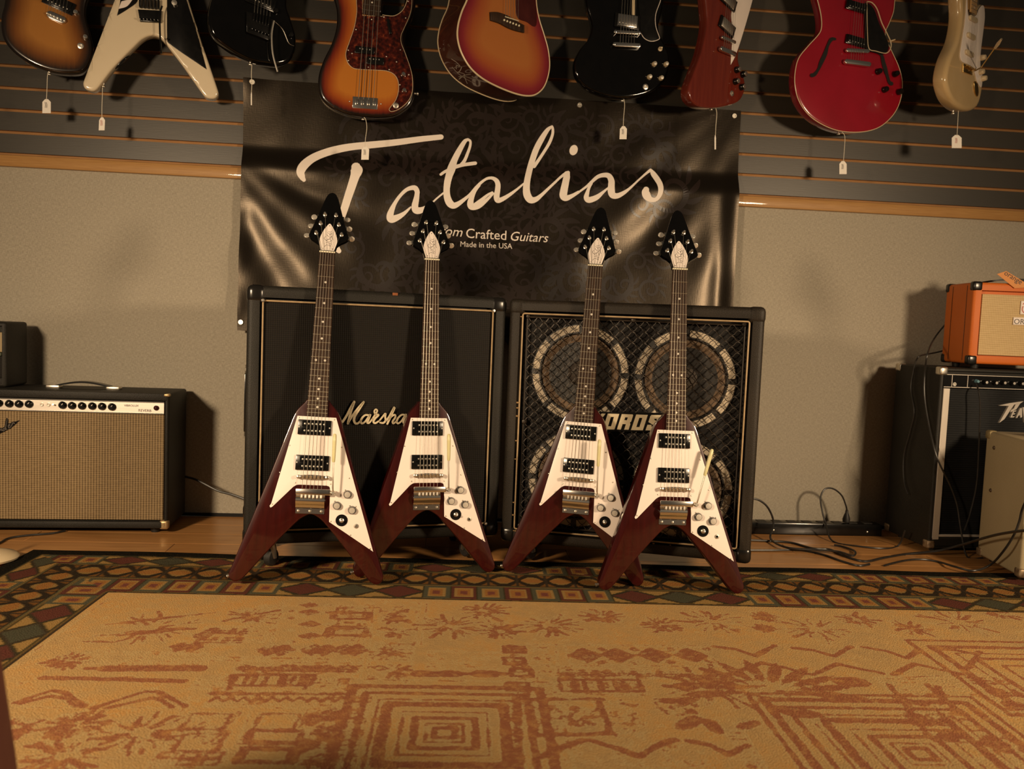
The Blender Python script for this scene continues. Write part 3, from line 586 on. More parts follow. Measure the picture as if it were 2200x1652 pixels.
MAR_ = [[(130, 870, 30), (200, 800, 60), (300, 650, 62), (400, 460, 66), (500, 285, 62)], [(500, 285, 62), (440, 460, 62), (390, 640, 62), (335, 850, 60)], [(335, 850, 50), (440, 670, 55), (590, 470, 60), (750, 290, 56)], [(750, 290, 56), (630, 480, 60), (530, 640, 62), (495, 760, 64), (530, 845, 58), (600, 845, 52), (670, 780, 46)],
        [(890, 640, 50), (800, 630, 48), (720, 690, 52), (675, 780, 56), (700, 850, 52), (780, 810, 46), (870, 690, 46), (925, 620, 50), (880, 740, 54), (845, 830, 52), (900, 830, 46), (980, 730, 46)], [(980, 730, 46), (1060, 610, 46), (1105, 520, 42), (1070, 480, 40), (1030, 530, 44), (1060, 610, 46), (1140, 630, 48), (1050, 720, 52), (1005, 810, 52), (1060, 840, 50), (1160, 780, 40)],
        [(1160, 780, 40), (1250, 670, 46), (1320, 595, 50), (1315, 680, 50), (1325, 770, 50), (1270, 835, 50), (1180, 830, 42)], [(1330, 790, 36), (1430, 650, 48), (1560, 425, 58), (1480, 620, 56), (1370, 860, 52)], [(1400, 760, 44), (1490, 660, 46), (1570, 625, 46), (1580, 690, 50), (1510, 800, 50), (1530, 850, 46), (1600, 800, 40)],
        [(1840, 630, 46), (1750, 625, 46), (1660, 700, 50), (1615, 800, 52), (1650, 850, 46), (1730, 800, 44), (1800, 700, 46), (1865, 610, 46), (1815, 740, 50), (1790, 830, 48), (1850, 840, 42)],
        [(1850, 835, 42), (1960, 640, 46), (2050, 440, 50), (1990, 620, 50), (1945, 800, 50), (1980, 850, 42), (2080, 700, 44), (2170, 480, 50), (2130, 620, 50), (2085, 800, 50), (2110, 850, 42), (2190, 800, 36)]]
mb = MB()
for st in MAR_:
    for dy in (.006, .0105): ribbon(mb, st, lambda x, y, dy=dy: fM(*CM(x, y), dy-.006+.002 if dy > .01 else .0008), 6)
mb.obj('script_logo', M_LOGO, mroot, 0)
rb('scuff_patch', (fM(848, 632)[0], -.0006, fM(848, 632)[2]), (.016, .002, .008), noisy('bare_wood_scuff', (.22, .07, .02), (.30, .10, .03), 60, .8), mroot, .0008)

KW, KH, KD, KZ = .749, .748, .36, .0817
kroot = thing('guitar_cabinet', 'worn black speaker cabinet with expanded metal grille over four round speakers', 'speaker cabinet', cab_frame(.569, -.7060, -.2959, 0))
obj('shell', shell(KW, KH, KD, .041, .050), M_TOLEX_WORN, kroot, TR(z=KZ))
fK = on_cab(kroot)
rb('baffle', (0, .047, KZ+KH/2), (KW-.084, .010, KH-.084), M_DARK, kroot, .001, 1)
rect_tube(kroot, 'piping', -KW/2+.042, KW/2-.042, KZ+.042, KZ+KH-.042, .003, .0026, M_PIPING)
M_CONE = noisy('paper_cone', (.095, .060, .034), (.14, .092, .054), 20, .8); M_GASK = noisy('pale_gasket', (.40, .34, .25), (.56, .48, .36), 30, .6)
YX = Matrix.Rotation(math.pi/2, 3, 'X')            # lathe axis +z -> -y (towards the viewer)
for px, py in ((1246.4, 802), (1470.9, 815), (1237, 1029), (1464, 1050)):
    x, _, z = fK(px, py, .040); sp = MB()
    sp.lathe([(.150, 0), (.150, .004), (.122, .006), (.118, .002), (.118, -.001)], (x, .0405, z), 40, YX); s_ = sp.obj('speaker', M_BLACKR, kroot)
    ga = MB()
    for i in range(8):
        a0 = 2*math.pi*(i+.08)/8; a1 = 2*math.pi*(i+.92)/8; A = np.linspace(a0, a1, 7); V = []
        for r_, y in ((.1465, .0375), (.1465, .0345), (.1265, .0345), (.1265, .0375)): V += [(x+r_*math.cos(a), y, z+r_*math.sin(a)) for a in A]
        ga.add(V, [(k*7+i_, k*7+i_+1, ((k+1) % 4)*7+i_+1, ((k+1) % 4)*7+i_) for k in range(4) for i_ in range(6)]+[(0, 7, 14, 21), (27, 20, 13, 6)])
    ga.obj('gasket_ring', M_GASK, s_, 30)
    cn = MB(); A = 40; prof = [(.118, .0395), (.110, .0365), (.100, .040), (.060, .0450), (.038, .0460)]; V = [(x+r_*math.cos(2*math.pi*i/A), y, z+r_*math.sin(2*math.pi*i/A)) for r_, y in prof for i in range(A)]
    cn.add(V, [(k*A+i, k*A+(i+1) % A, k*A+A+(i+1) % A, k*A+A+i) for k in range(4) for i in range(A)]); cn.obj('cone', M_CONE, s_)
    MB().lathe([(.040, 0), (.036, .008), (.026, .014), (.012, .017), (.0005, .018)], (x, .0462, z), 28, YX).obj('dust_cap', noisy('dust_cap_felt', (.030, .022, .016), (.045, .034, .024), 40, .8), s_)
# expanded metal grille: strands of flattened diamonds
gm = MB(); gx0, gx1, gz0, gz1 = -KW/2+.052, KW/2-.052, KZ+.052, KZ+KH-.052; nx, nz = 18, 40; dx, dz = (gx1-gx0)/nx, (gz1-gz0)/nz
for j in range(nz):
    for i in range(nx):
        x0 = gx0+i*dx; z0 = gz0+j*dz; zl, zh = z0+dz*.06, z0+dz*.94
        for a, b in ((((x0, zl)), ((x0+dx/2, zh))), ((x0+dx/2, zh), (x0+dx, zl))) if j % 2 == 0 else (((x0, zh), (x0+dx/2, zl)), ((x0+dx/2, zl), (x0+dx, zh))):
            m_ = ((a[0]+b[0])/2, (a[1]+b[1])/2+(.0015 if (b[1] > a[1]) == (j % 2 == 0) else -.0015))
            gm.tube([(a[0], .022, a[1]), (a[0]*.7+b[0]*.3, .0205, a[1]+(b[1]-a[1])*.16), (a[0]*.3+b[0]*.7, .0205, a[1]+(b[1]-a[1])*.84), (b[0], .022, b[1])], .0014, 4, caps=False)
M_GRILLEM = noisy('dark_grille_metal', (.020, .015, .011), (.045, .034, .024), 30, .45, metal=.4)
gr = gm.obj('metal_grille', M_GRILLEM, kroot, 0)
for x in (gx0, gx1): MB().tube([(x, .022, gz0), (x, .022, gz1)], .003, 6).obj('grille_rail', M_GRILLEM, kroot)
for z in (gz0, gz1): MB().tube([(gx0, .022, z), (gx1, .022, z)], .003, 6).obj('grille_rail', M_GRILLEM, kroot)
for sx in (-1, 0, 1):
    for z in (gz0-.003, gz1+.003, (gz0+gz1)/2):
        if sx or z != (gz0+gz1)/2: MB().lathe([(.0005, .005), (.006, .004), (.0085, .0005), (.0085, -.01)], (sx*(KW/2-.055), .020, z), 12, YX).obj('grille_bolt', M_GRILLEM, kroot)
# block letters of the badge, each in its own slanted cell
CK = Crop(1250, 860, 11.0)
LET = {'K': [[(0, 0), (.34, 0), (.34, .36), (.42, .36), (.66, 0), (1, 0), (.70, .5), (1, 1), (.66, 1), (.42, .62), (.34, .62), (.34, 1), (0, 1)]],
       'O': [[(.06, 0), (.94, 0), (1, .06), (1, .94), (.94, 1), (.06, 1), (0, .94), (0, .06), (.06, 0), (.38, .22), (.38, .78), (.62, .78), (.62, .22), (.38, .22)]],
       'R': [[(0, 0), (.34, 0), (.34, .36), (.62, .36), (.62, 0), (1, 0), (1, .38), (.92, .46), (1, .54), (1, .94), (.94, 1), (0, 1)]],
       'S': [[(0, 0), (.94, 0), (1, .06), (1, .46), (.42, .70), (.42, .76), (.62, .76), (.62, .70), (1, .66), (1, .94), (.94, 1), (.06, 1), (0, .94), (0, .54), (.58, .32), (.58, .26), (.36, .26), (.36, .36), (0, .36)]]}
def cell(TL, TRr, BR, BL):
    def f(u, v): a = np.array(TL)*(1-u)+np.array(TRr)*u; b = np.array(BL)*(1-u)+np.array(BR)*u; return tuple(b*(1-v)+a*v)
    return f
pl = MB(); q = [fK(*CK(x, y), .013) for x, y in ((235, 270), (1960, 300), (1850, 745), (120, 725))]; q2 = [(a, .019, c) for a, b, c in q]
pl.add(q+q2, [(3, 2, 1, 0), (4, 5, 6, 7), (0, 1, 5, 4), (1, 2, 6, 5), (2, 3, 7, 6), (3, 0, 4, 7)]); plo = pl.obj('badge', M_BLACKP, kroot, 0)
for ch, qd in (('K', ((290, 305), (560, 315), (445, 685), (175, 680))), ('O', ((612, 315), (885, 322), (772, 690), (497, 685))), ('R', ((945, 325), (1220, 335), (1105, 695), (828, 690))), ('O', ((1285, 335), (1560, 345), (1442, 708), (1162, 702))), ('S', ((1630, 345), (1908, 352), (1788, 714), (1505, 708)))):
    c = cell(*qd); mb = MB()
    for poly in LET[ch]:
        if ch == 'O':
            o4, i4 = [(0, 0), (1, 0), (1, 1), (0, 1)], [(.36, .20), (.62, .20), (.62, .80), (.36, .80)]; V = [fK(*CK(*c(*p)), .0115) for p in o4+i4]; V += [(a, .0135, e) for a, b, e in V]
            mb.add(V, [(k, (k+1) % 4, 4+(k+1) % 4, 4+k) for k in range(4)]+[(8+k, 8+(k+1) % 4, (k+1) % 4, k) for k in range(4)]+[(4+k, 4+(k+1) % 4, 12+(k+1) % 4, 12+k) for k in range(4)])
        else:
            V = [fK(*CK(*c(*p)), .0115) for p in poly]; n = len(V); V += [(a, .0135, e) for a, b, e in V]; mb.add(V, [tuple(range(n))]+[(n+k, n+(k+1) % n, (k+1) % n, k) for k in range(n)])
            if ch == 'R': hole = [fK(*CK(*c(*p)), .0112) for p in ((.38, .62), (.60, .62), (.60, .80), (.38, .80))]; mb.add(hole, [(0, 1, 2, 3)], 1)
    mb.obj('letter', [M_LOGO, M_BLACKP], plo, 0)
for sx in (-1, 1):
    for zz in (0, 1):
        for yy in (0, 1):
            sz = .050; e = .002; cx = sx*(KW/2+e-sz/2); cz = KZ+((KH+e-sz/2) if zz else (-e+sz/2)); cy = (-e+sz*.42) if not yy else KD+e-sz*.42
            MB().add(*rbox((cx, cy, cz), (sz, sz*.84, sz), .015, 3)).obj('corner_cap', M_TOLEX_WORN if zz else capM, kroot)
for x in (-KW/2+.07, KW/2-.07):
    caster(kroot, x, .080, RZ, KZ, 1.0); caster(kroot, x, KD-.06, 0, KZ, 1.4)
M_SCUFF = noisy('scuffed_edge', (.20, .12, .05), (.30, .19, .08), 80, .8)
for i in range(26):                                 # worn spots along the edges
    e = random.choice('tblr'); t_ = random.uniform(-.48, .48); a = random.uniform(.003, .009)
    x, z = (t_*KW, KH-.0008) if e == 't' else (t_*KW, .036) if e == 'b' else (-KW/2+.0375, KH/2+t_*KH) if e == 'l' else (KW/2-.004, KH/2+t_*KH)
    MB().add(*rbox((x, .012 if e in 'tr' else -.0004, KZ+z-(.002 if e == 't' else 0)), (a, .0016, a*.6), .0005, 1)).obj('worn_spot', M_SCUFF, kroot)

# ================================================================ the four V guitars leaning on the cabinets
def hw(s):  # headstock half width along its length (mm)
    return float(np.interp(s, [0, 8, 20, 29, 36, 42, 47, 52, 85, 120, 160, 172, 180, 185, 188], [21.5, 22, 25, 35, 47, 54, 55.5, 54.5, 43.5, 32.5, 20.5, 16.5, 12.5, 8, 1.5]))
VB = .9225                                          # nut height above the wing tips
half = [(28, -415), (36, -424), (52, -442), (59, -453), (66, -470), (120, -638), (204, -886), (208.5, -901), (205, -914), (195, -921.5), (183, -921), (171, -913), (158, -898), (90, -815), (38, -757), (20, -742), (0, -734)]
VOUT = [(x/1000, y/1000+VB) for x, y in half]+[(-x/1000, y/1000+VB) for x, y in half[::-1][1:]]
def L(x, y): return (x/1000, y/1000+VB)
def build_v():
    r = thing('electric_guitar', '', 'guitar')
    P = cr([(x, y, 1) if abs(abs(x)-.120) < 1e-6 else (x, y) for x, y in VOUT], True, 4)
    MB().prism(P, -.040, 0, bev=.0042).obj('body', M_CHERRY, r, 30)
    pg = [L(-53, -463)+(1,), L(-108, -708)+(1,), L(-111.5, -714), L(-109, -718.5), L(-104, -716)+(1,), L(-52, -660)+(1,), L(-42, -654), L(-30, -653)+(1,), L(38, -653)+(1,), L(46, -656), L(48.5, -664)+(1,), L(51, -752.5)+(1,), L(176.7, -831)+(1,), L(53, -463.5)+(1,)]
    pgo = MB().prism(cr(pg, True, 4), .0001, .0024, bev=.0006).obj('pickguard', M_WHITEP, r, 30)
    sc = MB()
    for x, y in ((-48, -468), (48, -469), (-69, -546), (-90, -622), (-105, -709), (-47, -648), (49, -648), (73, -545), (99, -630), (122, -708), (168, -823), (112, -787), (56, -751)): sc.lathe([(.0001, .0013), (.0016, .001), (.0024, 0)], (*L(x, y), .0024), 8)
    sc.obj('pickguard_screws', M_NICKEL, pgo)
    for yc in (-493.5, -591.5):
        ring = rb('pickup', (-.004, yc/1000+VB, .0045), (.091, .042, .0085), M_BLACKP, r, .002)
        b = MB()
        for dy in (-.0095, .0095): b.add(*rbox((-.004, yc/1000+VB+dy, .0098), (.068, .0165, .004), .0012, 1))
        b.obj('bobbins', M_BLACKP, ring); p = MB()
        for dy in (-.0095, .0095):
            for k in range(6): p.lathe([(.0026, .0116), (.0026, .0128), (.0001, .0131)], (-.004+(k-2.5)*.0104, yc/1000+VB+dy, 0), 8)
        for sx in (-1, 1): p.lathe([(.0022, .0085), (.0022, .0096), (.0001, .0098)], (-.004+sx*.0415, yc/1000+VB, 0), 8)
        p.obj('pole_pieces', M_NICKEL, ring)
    br = MB(); o_ = []
    for k in range(24):
        a = 2*math.pi*k/24; o_.append((.038*np.sign(math.cos(a))*min(1, abs(math.cos(a))*1.05)+.006*math.cos(a), .0065*math.sin(a)+(-.6305+VB)))
    br.prism(o_, .007, .015, bev=.002); b_ = br.obj('bridge', M_CHROME, r); sd = MB()
    for k in range(6): sd.box((-.026+k*.0104, -.6305+VB+.001*(k % 2), .0158), (.007, .0085, .004), Matrix.Rotation(.3, 3, 'X'))
    for sx in (-1, 1): sd.lathe([(.0055, .002), (.0055, .0165), (.003, .018), (.0001, .018)], (sx*.0385, -.6305+VB, 0), 12)
    sd.obj('saddles', M_NICKEL, b_)
    # vibrato tailpiece: base plate, spring bracket, string bar, cover
    v = MB().add(*rbox((-.003, -.7245+VB, .0016), (.078, .016, .003), .001, 1)).add(*rbox((-.003, -.697+VB, .0055), (.078, .009, .009), .002, 2)).obj('vibrato_tailpiece', M_CHROME, r)
    for k in (-1, 0, 1): MB().lathe([(.0001, .0055), (.003, .005), (.0042, .003)], (-.003+k*.031, -.7245+VB, 0), 10).obj('mounting_screw', M_NICKEL, v)
    cv = MB(); n = 9; V = []
    for i in range(n):
        a = i/(n-1); y = -.679-.036*a; z = .010+.010*math.sin(math.pi*min(1, a*1.15)*.9)-.004*a
        V += [(-.042, y+VB, z), (.036, y+VB, z)]
    V += [(x, y, z-.0015) for x, y, z in V]; cv.add(V, [(2*i, 2*i+2, 2*i+3, 2*i+1) for i in range(n-1)]+[(2*n+2*i+1, 2*n+2*i+3, 2*n+2*i+2, 2*n+2*i) for i in range(n-1)]+[(0, 1, 2*n+1, 2*n), (2*n-2, 4*n-2, 4*n-1, 2*n-1)]); cv.obj('spring_cover', M_CHROME, v, 60)
    MB().add(*rbox((.004, -.671+VB, .0175), (.094, .0165, .006), .0018, 2)).obj('string_bar', M_CHROME, v)
    sa = MB()
    for k in range(6): sa.lathe([(.0035, -.004), (.0035, .004), (.002, .005)], (-.026+k*.0104, -.6825+VB, .0185), 8, YX)
    sa.obj('string_anchors', M_NICKEL, v)
    pv = MB().lathe([(.0065, .012), (.0065, .026), (.004, .030), (.0001, .030)], (.058, -.671+VB, 0), 14).obj('arm_pivot', M_NICKEL, r)
    ar = MB().tube([(.058, -.671+VB, .026), (.0575, -.66+VB, .030), (.056, -.62+VB, .033), (.055, -.58+VB, .034)], .0023, 8).obj('vibrato_arm', M_NICKEL, r)
    MB().tube([(.055, -.586+VB, .034), (.055, -.583+VB, .034), (.0548, -.57+VB, .0345), (.0542, -.53+VB, .035), (.054, -.512+VB, .035), (.0539, -.508+VB, .035)], [.0036, .0045, .0050, .0056, .0052, .003], 12).obj('arm_grip', M_IVORY, ar)
    for x, y in ((97, -675), (70, -707), (112, -718)):
        k = MB().lathe([(.0115, .0024), (.0118, .004), (.0095, .012), (.0092, .0135), (.0001, .0135)], (*L(x, y), 0), 24).obj('knob', M_BLACKP, r)
        MB().lathe([(.0085, .0134), (.0082, .0142), (.0001, .0146)], (*L(x, y), 0), 20).obj('knob_cap', M_TUNER, k); MB().box((L(x, y)[0]-.006, L(x, y)[1]+.0105, .0032), (.003, .006, .001), Matrix.Rotation(.5, 3, 'Z')).obj('pointer', M_NICKEL, k)
    k = MB().lathe([(.0165, .0024), (.0165, .0036), (.0001, .0036)], (*L(85, -747), 0), 28).obj('switch_washer', M_BLACKP, r)
    MB().lathe([(.0065, .0036), (.0065, .0065), (.0035, .008), (.0035, .010), (.0048, .015), (.003, .020), (.0001, .021)], (*L(85, -747), 0), 16).obj('toggle', M_NICKEL, k)
    MB().lathe([(.0065, .0024), (.0065, .0040), (.0032, .0044), (.0030, .0020), (.0001, .0018)], (*L(126, -761.5), 0), 16).obj('jack_socket', M_NICKEL, r)
    # neck, fingerboard, frets
    nk = MB(); n = 7; ys = (0.0, -.2, -.42, -.45); V = []
    for y in ys:
        hwid = .0215+(-y)/.45*.0065
        V += [(hwid*math.cos(a), y+VB, .002-.021*math.sin(a)) for a in np.linspace(0, math.pi, n)]
    nk.add(V, [(k*n+i, k*n+i+1, k*n+n+i+1, k*n+n+i) for k in range(len(ys)-1) for i in range(n-1)]+[tuple(range(n)), tuple(range(3*n, 4*n))[::-1], (0, n, 2*n, 3*n, 4*n-1, 3*n-1, 2*n-1, n-1)]); nk.obj('neck', M_CHERRY, r, 60)
    fb = MB(); fb.add([(-.0215, VB, .002), (.0215, VB, .002), (.0285, VB-.462, .002), (-.0285, VB-.462, .002), (-.0210, VB, .0062), (.0210, VB, .0062), (.028, VB-.462, .0062), (-.028, VB-.462, .0062)], [(0, 3, 2, 1), (4, 5, 6, 7)[::-1], (0, 1, 5, 4), (1, 2, 6, 5), (2, 3, 7, 6), (3, 0, 4, 7)])
    fbo = fb.obj('fretboard', M_ROSE, r, 0); fy = [.6287*(1-2**(-k/12)) for k in range(0, 23)]
    for k in range(1, 23):
        h = .0212+fy[k]/.462*.007; MB().tube([(-h, VB-fy[k], .0064), (h, VB-fy[k], .0064)], .0010, 6).obj('fret', M_FRET, fbo)
    dots = MB()
    for k in (3, 5, 7, 9, 12, 15, 17, 19, 21):
        y = VB-(fy[k]+fy[k-1])/2
        for x in ((-.0125, .0125) if k == 12 else (0,)): dots.lathe([(.0032, .0062), (.0032, .0066), (.0001, .0066)], (x, y, 0), 10)
    dots.obj('inlay_dots', M_PEARL, fbo)
    rb('nut', (0, VB+.0022, .005), (.0435, .0046, .009), M_BONE, r, .0008, 1)
    # tilted headstock
    ha = math.radians(13.5); H = Matrix.Translation((0, VB+.004, .0025)) @ Matrix.Rotation(-ha, 4, 'X')
    S = [0, 8, 20, 29, 36, 42, 47, 52, 85, 120, 160, 172, 180, 185, 188]; out = [(hw(s)/1000, s/1000) for s in S]+[(-hw(s)/1000, s/1000) for s in S[::-1]]
    hs = MB().prism(out, -.014, 0, bev=.001).obj('headstock', M_BLACKG, r, 30, H)
    tc = [(-18, 3, 1), (18, 3, 1), (24.5, 30), (22, 48), (14, 68), (4, 84), (0, 87), (-4, 84), (-14, 68), (-22, 48), (-24.5, 30)]
    cvr = MB().prism(cr([(p[0]/1000, p[1]/1000)+tuple(p[2:]) for p in tc], True, 4), .0002, .0022, bev=.0004).obj('truss_rod_cover', M_WHITEP, hs, 30)
    sg = MB()
    for st in ([(-9, 14), (-3, 20), (7, 16), (2, 24)], [(-6, 27), (3, 26), (9, 22)], [(-10, 36), (0, 30), (8, 33), (4, 38), (-4, 37)], [(-8, 46), (-12, 40), (-6, 34), (4, 40), (9, 48)], [(-6, 52), (2, 44), (7, 46), (2, 52), (8, 54)], [(-4, 58), (3, 54), (8, 58)], [(-2, 62), (4, 60), (7, 64)], [(12, 60), (11, 48), (12, 40), (14, 36)]):
        ribbon(sg, [(x, y, .9) for x, y in st], lambda x, y: (x/1000, y/1000, .0024), 4)
    sg.obj('signature', M_INK, cvr, 0); sc = MB()
    for x, y in ((0, 80), (-13, 8), (13, 8)): sc.lathe([(.0001, .0030), (.0013, .0028), (.0018, .0022)], (x/1000, y/1000, 0), 8)
    sc.obj('cover_screws', M_NICKEL, cvr)
    posts = []
    for y, x, bx, rot in ((55, 35.5, 63, 0), (86, 25.5, 54, 0), (115, 15.5, 47, 0)):
        for s in (-1, 1):
            px_, py_ = s*x/1000, y/1000; posts.append((px_, py_))
            t = MB().lathe([(.0058, .0002), (.0056, .002), (.0034, .003), (.0030, .008), (.0036, .011), (.0028, .0125), (.0001, .0125)], (px_, py_, 0), 14)
            t.box((px_+s*.012, py_, -.020), (.020, .012, .011)); t.tube([(px_+s*.02, py_, -.020), (s*(bx-6)/1000, py_, -.020)], .0022, 8); to = t.obj('tuner', M_NICKEL, hs)
            a = random.choice((.1, .4, .7, -.3)); R = Matrix.Rotation(a, 3, 'X'); o_ = [(.0086*math.cos(q)*1.0, .0080*math.sin(q)) for q in np.linspace(0, 2*math.pi, 17)[:-1]]
            MB().prism(o_, -.0022, .0022, bev=.001, fn=lambda X_, Y_, Z_, R=R, s=s, bx=bx, py_=py_: tuple(R @ Vector((X_, Y_, Z_))+Vector((s*bx/1000, py_, -.020)))).obj('tuner_button', M_TUNER, to)
    # strings, nut to posts and nut to tailpiece
    order = [0, 2, 4, 5, 3, 1]                      # post index for strings from bass side
    for k in range(6):
        xn = (-.0175+k*.007); xb = -.026+k*.0104; q = H @ Vector((posts[order[k]][0]*.93, posts[order[k]][1], .0065))
        MB().tube([q, (xn, VB+.0022, .0098), (xb, VB-.6305, .0180), (xb, VB-.679, .0185)], .00062-.00004*k, 5).obj('string', M_STEEL, r)
    MB().lathe([(.004, -.002), (.004, .004), (.0055, .007), (.0055, .009), (.0001, .0095)], (-.2065, VB-.9085, -.018), 12, Vector((0, 0, 1)).rotation_difference(Vector((-.95, -.3, 0))).to_matrix()).obj('strap_button', M_NICKEL, r)
    return r
def v_matrix(x, y, z, yaw, lean, roll):
    X = Vector((math.cos(yaw), math.sin(yaw), 0)); hz = Vector((-math.sin(yaw), math.cos(yaw), 0)); U = Vector((0, 0, 1))*math.cos(lean)+hz*math.sin(lean); N = X.cross(U)
    X, U = X*math.cos(roll)+U*math.sin(roll), U*math.cos(roll)-X*math.sin(roll); o = Vector((x, y, z))-U*VB; return frame(o, X, U, N)
vg = build_v()
VPOSE = [(-0.3221, -0.7199, 0.9300, 0.0540, 0.1362, -0.0274), (-0.0287, -0.6514, 0.9262, 0.1743, 0.0899, -0.0003), (0.4540, -0.6782, 0.9308, -0.2648, 0.1026, -0.0212), (0.6868, -0.7548, 0.9237, -0.0465, 0.1239, -0.0001)]
VLAB = ['leftmost of the four cherry red V guitars, left of the cream script logo', 'cherry red V guitar between the cream script logo and the gap between the two cabinets', 'cherry red V guitar behind the rightmost one, its right wing partly hidden', 'front rightmost cherry red V guitar with its tremolo arm swung outwards']
for i, (p, lb) in enumerate(zip(VPOSE, VLAB)):
    o = vg if i == 0 else copy_tree(vg)
    M_ = v_matrix(*p); low = min((M_ @ Vector(v.co)).z for v in bpy.data.meshes['body'].vertices); o.matrix_world = Matrix.Translation((0, 0, RZ+.0006-low)) @ M_; o['label'] = lb; o['group'] = 'cherry red V guitars leaning on the cabinets'
    if i == 3:
        piv = Vector((.058, -.671+VB, 0)); R4 = Matrix.Translation(piv) @ Matrix.Rotation(-.27, 4, 'Z') @ Matrix.Translation(-piv)
        for ch in bpy.data.objects:
            if ch.parent == o and ch.name.startswith('vibrato_arm'): ch.matrix_basis = R4
# ================================================================ the banner
BX0, BX1, BZ0, BZ1 = -.725, 1.106, .692, 1.592
def sst(a, b, x): t = min(1, max(0, (x-a)/(b-a))); return t*t*(3-2*t)
def by(x, z):
    y = -.010-.022*sst(1.36, 1.27, z)-.014*(1-sst(.69, 1.24, z))
    r = math.hypot(x+.80, z-1.36)+.02; th = math.atan2(1.36-z, x+.80); e = math.exp(-((x+.52)/.30)**2)*sst(1.34, 1.15, z)*sst(.02, .25, r)
    y += -.0075*e*(math.sin(8*th+2.2*r)+.45*math.sin(17*th+1.1+5*r))*min(1, r*2.2)
    r = math.hypot(x-1.13, z-1.66)+.02; th = math.atan2(1.66-z, 1.13-x); e = math.exp(-((x-.85)/.36)**2)*sst(.05, .3, r)*(.22+.78*sst(1.35, 1.1, z))
    y += -.0075*e*(math.sin(10*th+1.0)+.4*math.sin(21*th+r*4+.6))*min(1, r*1.8)
    y += -.003*math.sin(5*x+3*z)*math.sin(4*z+1)-.0012*math.sin(31*x-17*z)*math.sin(13*z+7*x)
    y += -.012*math.exp(-((x-BX1)/.045)**2)*sst(1.45, 1.25, z)+.004*math.exp(-((x-BX1+.06)/.03)**2)*sst(1.4, 1.2, z)   # curled right edge
    y += -.006*math.exp(-((x-BX0)/.03)**2)*(.5+.5*math.sin(34*z))*sst(1.25, 1.1, z)
    y -= .012*math.exp(-((x+.725)**2+(z-1.592)**2)/.004)
    return min(y, -.0035)
broot = thing('shop_banner', 'black vinyl banner with large white script lettering hanging on the slat wall', 'banner', Matrix.Translation((.19, -.03, BZ0)))
def bl(x, z, lift=0.): return (x-.19, by(x, z)-lift+.03, z-BZ0)
X, Z, F = grid(BX0, BX1, BZ0, BZ1, .008, .008)
def edge_x(x, z): return x+(.006*math.sin(5*z) if x > 0 else 0)
bV = [bl(x, z) for x, z in zip(X, Z)]; bm_ = fast_mesh('sheet', bV, F)
def vinyl():
    m = mat('black_vinyl', (.010, .008, .006), .31, spec=.42); t = NT(m); t.b.inputs['Specular Tint'].default_value = (1, .84, .66, 1); co = t.coord(); t.bump(t.math('ADD', t.noise(t.coord((300, 1, 40)), 1, 2), t.noise(t.coord((40, 1, 300)), 1, 2)), .25, .0006)
    t.color(t.ramp(t.noise(co, 3, 3), [(.3, (.0045, .0034, .0025)), (.7, (.0075, .0055, .004))])); return m
M_VINYL = vinyl(); obj('sheet', bm_, M_VINYL, broot)
M_DAMASK = noisy('damask_print', (.0120, .0078, .0062), (.0190, .0120, .0095), 6, .31, spec=.42); M_WHITEINK = noisy('white_banner_ink', (.80, .72, .64), (.84, .76, .68), 4, .5)
def bp(px, py, lift): p = PY(px, py, -.032); return bl(p[0], p[2], lift)
mb = MB(); rr = random.Random(11)
def curl(cx, cz, r0, a0, turns, sg, w0):
    pts = []
    for i in range(15):
        t_ = i/14; a = a0+sg*2*math.pi*turns*t_; r_ = r0*(1-.86*t_); pts.append((cx+r_*math.cos(a), cz+r_*math.sin(a), w0*(.25+1.0*math.sin(math.pi*min(1, .15+t_*.85))*(1-.4*t_))))
    ribbon(mb, pts, lambda x, z: bl(x, z, .0009), 3)
for i in range(13):
    for j in range(9):
        cx = -.36+i*.095+(.047 if j % 2 else 0)+rr.uniform(-.012, .012); cz = .72+j*.098+rr.uniform(-.012, .012); sg = 1 if (i+j) % 2 else -1; e = math.exp(-((cx-.2)/.62)**4)
        if rr.random() > e+.02 or cz > 1.55: continue
        a0 = rr.uniform(0, 6.28); curl(cx, cz, .045, a0, 1.35, sg, .011)
        for q in range(4):
            a = a0+2.0+q*.62; pts = [(cx+(.034+.030*k/4)*math.cos(a+sg*.22*k/4*2), cz+(.034+.030*k/4)*math.sin(a+sg*.22*k/4*2), .011*math.sin(math.pi*(k+.4)/4.8)) for k in range(5)]; ribbon(mb, pts, lambda x, z: bl(x, z, .0007), 3)
for i in range(7):
    for j in range(5):
        cx = -.30+i*.175+(.087 if j % 2 else 0)+rr.uniform(-.02, .02); cz = .76+j*.17+rr.uniform(-.02, .02); sg = 1 if (i+j) % 2 else -1; e = math.exp(-((cx-.2)/.58)**4)
        if rr.random() > e+.05 or cz > 1.5: continue
        a0 = rr.uniform(0, 6.28); curl(cx, cz, .078, a0, 1.1, sg, .020)
        for q in range(6):
            a = a0+1.2+q*.55; pts = [(cx+(.062+.058*k/5)*math.cos(a+sg*.10*k), cz+(.062+.058*k/5)*math.sin(a+sg*.10*k), .022*math.sin(math.pi*(k+.4)/5.8)) for k in range(6)]
            if max(abs(p_[0]-.19) for p_ in pts) < .88 and all(BZ0+.02 < p_[1] < BZ1-.02 for p_ in pts): ribbon(mb, pts, lambda x, z: bl(x, z, .0008), 3)
mb.obj('damask_print', M_DAMASK, broot, 0)
T1, T2, T3, T4 = Crop(620, 270, 6.471), Crop(820, 280, 7.867), Crop(1020, 260, 8.26), Crop(1200, 300, 9.167)
